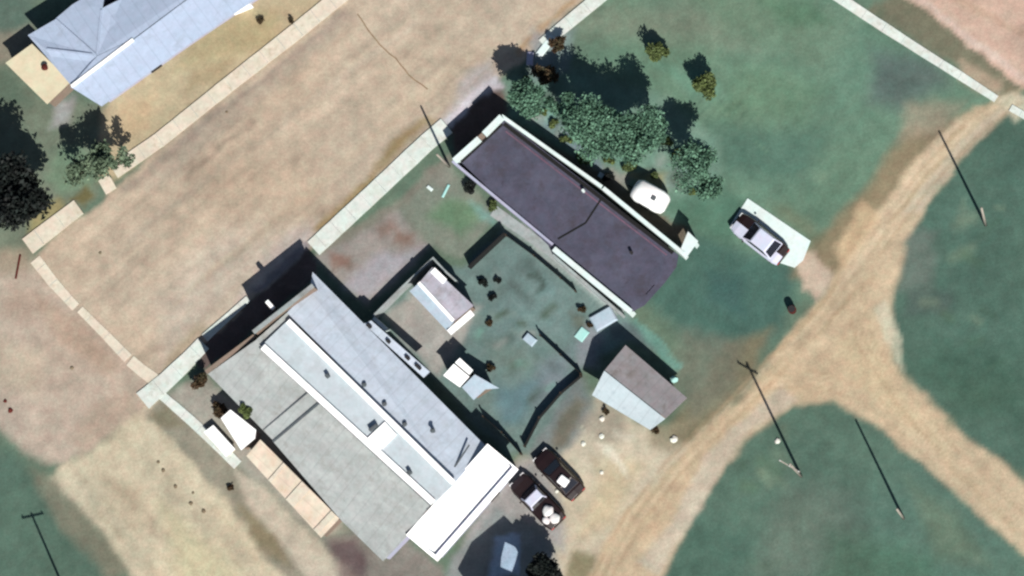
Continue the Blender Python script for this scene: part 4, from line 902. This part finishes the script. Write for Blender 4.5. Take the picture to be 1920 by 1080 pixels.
smalls = [((882, 352), 0.7, 'leaf_dark', 'round dark bush by the plaster wall, nearer the street'), ((926, 388), 0.6, 'leaf_olive', 'round bush by the plaster wall, nearer the dark board fence'),
          ((906, 528), 0.45, 'leaf_dark', 'small dark bush right of the long yard shed'), ((932, 526), 0.3, 'leaf_dark', 'tiny dark bush in the back yard, left of the ring mark'),
          ((922, 556), 0.4, 'leaf_dark', 'small dark bush beside the long yard shed corner'), ((918, 608), 0.38, 'leaf_brown', 'lone brown bush between the two yard sheds'),
          ((432, 915), 0.33, 'leaf_brown', 'lone brown bush on the verge beside the dirt lane'), ((1136, 772), 0.32, 'leaf_brown', 'brown bush against the icy white roof slope'),
          ((1230, 806), 0.4, 'leaf_brown', 'brown bush at the rear corner of the gabled house'), ((920, 690), 0.45, 'leaf_brown', 'brown bush behind the stepped shed'),
          ((1140, 332), 0.5, 'leaf_dark', 'dark bush beside the long white parapet'), ((486, 40), 0.42, 'leaf_brown', 'spiky brown plant in the dry upper plot'),
          ((545, 38), 0.3, 'leaf_brown', 'tiny brown plant near the upper left pavement'), ((1090, 580), 0.4, 'leaf_brown', 'brown bush near the end of the pale garden path'),
          ((1108, 640 - 30), 0.3, 'leaf_brown', 'small brown bush beside the pale blue slab')]
for i, (p, r_, lm, lab) in enumerate(smalls):
    tree('bush', p, r_ * 0.8, (r_, r_ * 0.85), r_ * 1.6, lm, lab, 'bush', n=int(500 * (r_ / 0.4) ** 2), leaf=0.08, lobes=5, seed=40 + i, trunk=False, group='small bushes')
# low scrub under the garden trees
scr = [(1090, 300, .5), (1140, 300, .45), (1180, 315, .6), (1250, 265, .5), (1225, 330, .4), (1062, 262, .4), (1020, 210, .35), (985, 150, .4), (1035, 232, .45), (1270, 290, .5), (1300, 360, .4)]
SL = ['low shrub nearest the long white parapet, left of the middle', 'low shrub by the white parapet, in the middle of the garden', 'low shrub just left of the white camper', 'low shrub under the patchy tree, on its left', 'low shrub touching the far side of the white camper', 'low shrub between the thin tree and the white parapet', 'small shrub at the top corner of the purple roof', 'shrub under the street corner tree', 'shrub between the street corner tree and the thin tree', 'low shrub under the patchy tree, on its right', 'low shrub between the camper and the small thin tree']
for i, (x, y, r_) in enumerate(scr):
    tree('shrub', (x, y), r_ * .7, (r_ * 1.2, r_), r_ * 1.3, 'leaf_olive', SL[i], 'shrub', n=350, leaf=0.1, lobes=4, seed=70 + i, trunk=False, group='low shrubs under the garden trees')

# ------------------------------------------------------------------ vehicles
def vehicle(name, px, ang, L, Wd, paint, label, cat, kind='car', roofm=None, zr=1.42, panel=None):
    c = W(*px); root = thing(name, c, label, cat)
    ca, sa = math.cos(ang), math.sin(ang)
    def T(x, y, z): return (c.x + x * ca - y * sa, c.y + x * sa + y * ca, c.z + 0.0 + z)
    hw = Wd / 2; hl = L / 2
    st = [(-hl, .72, .45, .62), (-hl + .08, .86, .32, .80), (-hl + .5, .98, .26, .90), (-hl * .45, 1, .24, .93), (0, 1, .24, .92), (hl * .42, 1, .24, .90), (hl - .55, .97, .26, .82), (hl - .12, .84, .32, .70), (hl, .66, .42, .55)]
    rings = []
    for x, k, z0, z1 in st:
        w = hw * k
        rings.append([T(x, -w * .9, z0), T(x, -w, z0 + .12), T(x, -w, z1 - .18), T(x, -w * .88, z1), T(x, 0, z1 + .03), T(x, w * .88, z1), T(x, w, z1 - .18), T(x, w, z0 + .12), T(x, w * .9, z0)])
    mb = MB(); mb.loft(rings); body = mb.build('body', M[paint], root, smooth=False, bevel=0.03)
    if panel:
        mb = MB(); rings = []
        for x, k, z0, z1 in st[1:-1]:
            w = hw * k + .012
            rings.append([T(x, w * .02, z1 + .040), T(x, w * .1, z1 + .040), T(x, w * .88, z1 + .012), T(x, w, z1 - .17), T(x, w, z0 + .12), T(x, w * .9, z0 + .02), T(x, w * .85, z0 + .1), T(x, w * .8, z1 - .2), T(x, w * .1, z1 - .1), T(x, w * .02, z1 - .1)])
        mb.loft(rings); mb.build('side_panel', M[panel], root)
    if kind == 'pickup': xs = (-0.35, -0.15, 0.55, 1.05)
    elif kind == 'van': xs = (-hl + .15, -hl + .35, hl * .45, hl * .72)
    else: xs = (-hl * .72, -hl * .42, hl * .12, hl * .46)
    b0, b1, f1, f0 = xs; zb = 0.90; wt = hw * .70; wb = hw * .86
    mb = MB(); mb.loft([[T(b0, -wb, zb), T(f0, -wb, zb), T(f0, wb, zb), T(b0, wb, zb)], [T(b1, -wt, zr), T(f1, -wt, zr), T(f1, wt, zr), T(b1, wt, zr)]])
    cab = mb.build('cabin', M[roofm or paint], root, bevel=0.05)
    def quad(nm, pts, m, off):
        o = Vector(off) * 0.02
        P = [Vector(T(*p)) for p in pts]; n_ = Vector((off[0] * ca - off[1] * sa, off[0] * sa + off[1] * ca, off[2])).normalized()
        mb = MB(); mb.loft([[p - n_ * .02 for p in P], [p + n_ * .018 for p in P]]); return mb.build(nm, m, cab)
    def lp(a, b, t): return a + (b - a) * t
    quad('windscreen', [(lp(f0, f1, .08), -wb * .9, lp(zb, zr, .08)), (lp(f0, f1, .08), wb * .9, lp(zb, zr, .08)), (lp(f0, f1, .88), wt * .92, lp(zb, zr, .88)), (lp(f0, f1, .88), -wt * .92, lp(zb, zr, .88))], M['glass'], (zr - zb, 0, f0 - f1))
    quad('rear_window', [(lp(b0, b1, .12), -wb * .86, lp(zb, zr, .12)), (lp(b0, b1, .12), wb * .86, lp(zb, zr, .12)), (lp(b0, b1, .85), wt * .88, lp(zb, zr, .85)), (lp(b0, b1, .85), -wt * .88, lp(zb, zr, .85))], M['glass'], (-(zr - zb), 0, b1 - b0))
    for s in (-1, 1):
        quad('side_window', [(lp(b0, b1, .3) + .12, s * lp(wb, wt, .15), lp(zb, zr, .15)), (lp(f0, f1, .3) - .12, s * lp(wb, wt, .15), lp(zb, zr, .15)), (f1 - .06, s * lp(wb, wt, .85), lp(zb, zr, .85)), (b1 + .06, s * lp(wb, wt, .85), lp(zb, zr, .85))], M['glass'], (0, s * (zr - zb), wb - wt))
        for x in (-hl * .62, hl * .62):
            a, b = Vector(T(x, s * (hw - .2), .32)), Vector(T(x, s * (hw + .01), .32))
            mb = MB(); mb.tube([a, b], .32, 16); wh = mb.build('wheel', M['tyre'], root)
            mb = MB(); mb.tube([b, b + (b - a).normalized() * .015], .19, 12); mb.build('rim', M['rim'], wh)
        mb = MB(); p = Vector(T(hl - .1, s * hw * .62, .6)); d = Vector(T(0, .18, 0)) - Vector(T(0, 0, 0)); mb.bar(p - d, p + d, .16, .13); mb.build('headlight', M['lamp'], root, bevel=.02)
        mb = MB(); p = Vector(T(-hl + .07, s * hw * .66, .66)); mb.bar(p - d * .8, p + d * .8, .12, .14); mb.build('tail_light', M['redlamp'], root, bevel=.02)
        mb = MB(); p = Vector(T(f0 - .25, s * (hw + .08), .95)); d2 = Vector(T(.0, .07, 0)) - Vector(T(0, 0, 0)); mb.bar(p - d2, p + d2, .12, .12); mb.build('wing_mirror', M[paint], root, bevel=.02)
    return root, T
ang_nw = math.atan2(0.58, -0.80) - 0.06
vehicle('parked_car', (1050, 891), ang_nw - 0.12, 4.5, 1.75, 'maroon', 'dark maroon car with a white sun glint block on its roof, farther from the white roof', 'car', zr=1.4)
v2 = vehicle('pickup_truck', (1010, 941), ang_nw - 0.12, 4.9, 1.85, 'maroon', 'dark maroon pickup with white cab roof and white load, nearest the white roof', 'pickup', 'pickup', roofm='silver', zr=1.6)
v3 = vehicle('parked_car', (1426, 450), ang_nw, 4.8, 1.85, 'maroon', 'pale silver car with its shadow band coloured as a dark maroon side, parked on the white concrete pad', 'car', roofm='silver', zr=1.45, panel='silver')  # maroon body side gives the car's shadow band as paint
mb = MB(); p = W(1056, 902, 1.55); q = Vector((.78, -.6, 0)); mb.bar(p - q * .42, p + q * .42, 0.72, 0.26); tag(mb.build('roof_glint', M['white_roof'], bevel=.1), 'white block standing for the sun glint on the roof of the maroon car', 'box')  # sun glint on the car roof built as a white block
for (x, y, s, lab) in ((1028, 958, .45, 'plump white sack in the pickup bed nearest the cab'), (1040, 972, .42, 'plump white sack at the tail of the pickup bed'), (1024, 976, .3, 'small white sack against the side of the pickup bed')):
    bm = bmesh.new(); bmesh.ops.create_icosphere(bm, subdivisions=3, radius=s)
    for v_ in bm.verts: v_.co.z *= 0.55; v_.co *= 1 + 0.12 * math.sin(v_.co.x * 9 + x) * math.cos(v_.co.y * 8 + y)
    me = bpy.data.meshes.new('sack'); bm.to_mesh(me); bm.free(); me.materials.append(M['sack'])
    for f_ in me.polygons: f_.use_smooth = True
    o = bpy.data.objects.new('sack', me); COL.objects.link(o); o.location = W(x, y, 1.12); tag(o, lab, 'sack', 'white sacks on the pickup')
# camper
cr = thing('camper_trailer', W(1222, 373), 'rounded white camper trailer beside the purple roofed house', 'trailer')
ca = W(1222, 373); a0 = math.atan2(-0.5, 0.86)
rings = []
for x, k, z0, z1 in ((-1.5, .55, .7, 1.2), (-1.35, .82, .5, 1.7), (-.9, 1, .42, 1.95), (0, 1, .4, 2.0), (.9, 1, .42, 1.95), (1.35, .85, .5, 1.7), (1.5, .6, .7, 1.25)):
    w = .88 * k; prof = [(-w * .8, z0), (-w, z0 + .25), (-w, z1 - .35), (-w * .8, z1 - .08), (0, z1), (w * .8, z1 - .08), (w, z1 - .35), (w, z0 + .25), (w * .8, z0)]
    rings.append([(ca.x + x * math.cos(a0) - y * math.sin(a0), ca.y + x * math.sin(a0) + y * math.cos(a0), z) for y, z in prof])
mb = MB(); mb.loft(rings); mb.build('body', M['white_roof'], cr, smooth=True)
def CT(x, y, z): return Vector((ca.x + x * math.cos(a0) - y * math.sin(a0), ca.y + x * math.sin(a0) + y * math.cos(a0), z))
mb = MB(); mb.bar(CT(.3, -.05, 2.02), CT(.65, -.05, 2.02), .35, .14); mb.build('roof_hatch', M['vent'], cr, bevel=.03)
for s in (-1, 1):
    mb = MB(); mb.tube([CT(0, s * .7, .32), CT(0, s * .9, .32)], .32, 14); mb.build('wheel', M['tyre'], cr)
    mb = MB(); mb.bar(CT(-.5, s * .89, 1.3), CT(.5, s * .89, 1.3), .03, .4); mb.build('window', M['glass'], cr)
mb = MB(); mb.bar(CT(-1.4, 0, .45), CT(-2.1, 0, .42), .1, .1); mb.build('drawbar', M['darkm'], cr)

# ------------------------------------------------------------------ small things
sg = thing('box_sign', W(512, 590), 'white box sign on a tall post before the hall street front', 'sign')
p = W(507, 572, 3.95); sg.location = (p.x, p.y, 0); sg['_o'] = (p.x, p.y, 0.0)
mb = MB(); mb.tube([(p.x, p.y, 0), (p.x, p.y, 3.8)], 0.06, 8); mb.build('post', M['darkm'], sg)
q = Vector((.66, -.75, 0)).normalized(); mb = MB(); mb.bar(p - q * .42, p + q * .42, .32, .34); mb.build('panel', M['white_roof'], sg, bevel=.02)
def block(name, px, w, l, h, ang, m, lab, cat, group=None, bevel=0.03):
    c = W(*px); d = Vector((math.cos(ang), math.sin(ang), 0)); mb = MB()
    e = Vector((-d.y, d.x, 0)); k = 0.86
    ring = lambda f, z: [c + d * l / 2 * f + e * w / 2 * f + Vector((0, 0, z)), c - d * l / 2 * f + e * w / 2 * f + Vector((0, 0, z)), c - d * l / 2 * f - e * w / 2 * f + Vector((0, 0, z)), c + d * l / 2 * f - e * w / 2 * f + Vector((0, 0, z))]
    mb.loft([ring(1, 0), ring(1, h * .6), ring(k, h)])
    return tag(mb.build(name, m, origin=c, bevel=bevel), lab, cat, group)
def rock(px, r_, m, lab, group=None, name='stone', cat='stone', flat=.6):
    bm = bmesh.new(); bmesh.ops.create_icosphere(bm, subdivisions=2, radius=r_)
    for v_ in bm.verts: v_.co *= 1 + random.uniform(-.18, .18); v_.co.z = max(v_.co.z * flat, -r_ * .2)
    me = bpy.data.meshes.new(name); bm.to_mesh(me); bm.free(); me.materials.append(m)
    o = bpy.data.objects.new(name, me); COL.objects.link(o); c = W(*px); o.location = (c.x, c.y, r_ * .15); o.rotation_euler = (0, 0, random.uniform(0, 6)); return tag(o, lab, cat, group)
rock((1129, 785), 0.23, M['stone'], 'white stone beside the brown bush at the icy white slope', 'white stones on the open dirt')
rock((1128, 818), 0.20, M['stone'], 'white stone on the dirt farther from the gabled house', 'white stones on the open dirt')
rock((1264, 824), 0.30, M['stone'], 'white stone near the rear corner of the gabled house, close to the track', 'white stones on the open dirt')
rock((1094, 832), 0.20, M['stone'], 'white stone between the parked cars and the gabled house', 'white stones on the open dirt')
rock((1044, 921), 0.17, M['stone'], 'white stone between the two maroon vehicles', 'white stones on the open dirt')
rock((1128, 886), 0.16, M['stone'], 'white stone on the open dirt right of the maroon car', 'white stones on the open dirt')
rock((1264, 712), .28, M['teal'], 'pale stone at the yard side corner of the taupe slope', 'white stones on the open dirt')
rock((1458, 827), 0.23, M['stone'], 'white stone in the field near the tall pole')
rock((350, 83), 0.22, M['stone'], 'white stone at the edge of the blue roofed house')
rock((408, 150), 0.16, M['stone'], 'pale stone in the dry upper plot near the pavement') if False else None
for (x, y, r_) in ((297, 866, .16), (306, 882, .2), (329, 912, .18), (362, 924, .14), (358, 944, .2), (382, 958, .22), (188, 474, .16), (425, 210, .14), (135, 690, .2), (20, 770, .26), (10, 752, .2)):
    labs = {297: 'dark stone farthest up the dirt lane, in the loose line', 306: 'dark stone second down the dirt lane', 329: 'brown stone in the middle of the loose line on the dirt lane', 362: 'small stone above the pair at the lower end of the lane line', 358: 'dark stone, left of the pair at the lower end of the lane line', 382: 'dark stone at the lowest end of the lane line',
            188: 'small brown stone alone on the street near the drain strip', 425: 'small brown stone on the street beside the long upper pavement', 135: 'brown stone on the dirt beside the drain strip', 20: 'rusty brown stone at the left edge of the dirt, the larger', 10: 'brown stone at the left edge of the dirt, the smaller'}
    rock((x, y), r_ * .8, M['dull'] if x > 100 else M['rust'], labs[x], 'dark stones on the dirt and street', flat=.5)
block('white_tank', (455, 14), .75, 1.7, .8, 0.35, M['white_roof'], 'white tank on the dry plot near the upper left pavement', 'tank')
block('concrete_block', (1132, 598), 1.3, 1.9, .35, 0.5, M['skyb'], 'pale blue slab at the end of the garden path', 'slab')
block('sheet', (1091, 627), .8, 1.0, .12, 0.9, M['teal'], 'bright pale teal sheet lying in the back yard', 'sheet')
block('concrete_block', (994, 637), .7, 1.0, .3, -0.7, M['skyb'], 'small pale block beside the short dark fence', 'block')
block('plank', (836, 358), .2, 1.15, .1, 1.1, M['teal'], 'long pale plank lying on the front grass', 'plank')
block('plank', (806, 353), .28, .55, .12, -0.7, M['white'], 'short white board lying on the front grass', 'board')
block('plank', (34, 500), .16, 2.0, .1, 1.4, M['rust'], 'rust brown bar standing for a pole shadow beside the drain strip corner', 'plank')  # pole shadow laid on the ground as a rust brown bar
block('concrete_block', (1128, 330), .4, .5, .3, -0.6, M['skyb'], 'small pale block beside the long white parapet', 'block')
block('concrete_block', (1024, 86), .6, 2.0, .15, 0.9, M['white'], 'broken white slab by the pavement corner, the longer', 'slab', 'broken slabs by the pavement corner')
block('concrete_block', (994, 110), .55, 1.1, .15, 1.5, M['plaster'], 'broken lilac slab by the pavement corner, the shorter', 'slab', 'broken slabs by the pavement corner')
bn = thing('oil_drum', W(1486, 582), 'dark rusty drum standing at the edge of the track', 'drum')
c = W(1486, 582); mb = MB(); mb.tube([c, c + Vector((0, 0, .9))], .3, 16); mb.build('body', M['rust'], bn)
for z in (.3, .6): mb = MB(); mb.tube([c + Vector((0, 0, z - .02)), c + Vector((0, 0, z + .02))], .325, 16); mb.build('hoop', M['rust'], bn)
mb = MB(); mb.tube([c + Vector((0, 0, .9)), c + Vector((0, 0, .93))], .27, 16); mb.build('lid', M['darkm'], bn)

for o in bpy.data.objects:
    if '_o' in o: del o['_o']
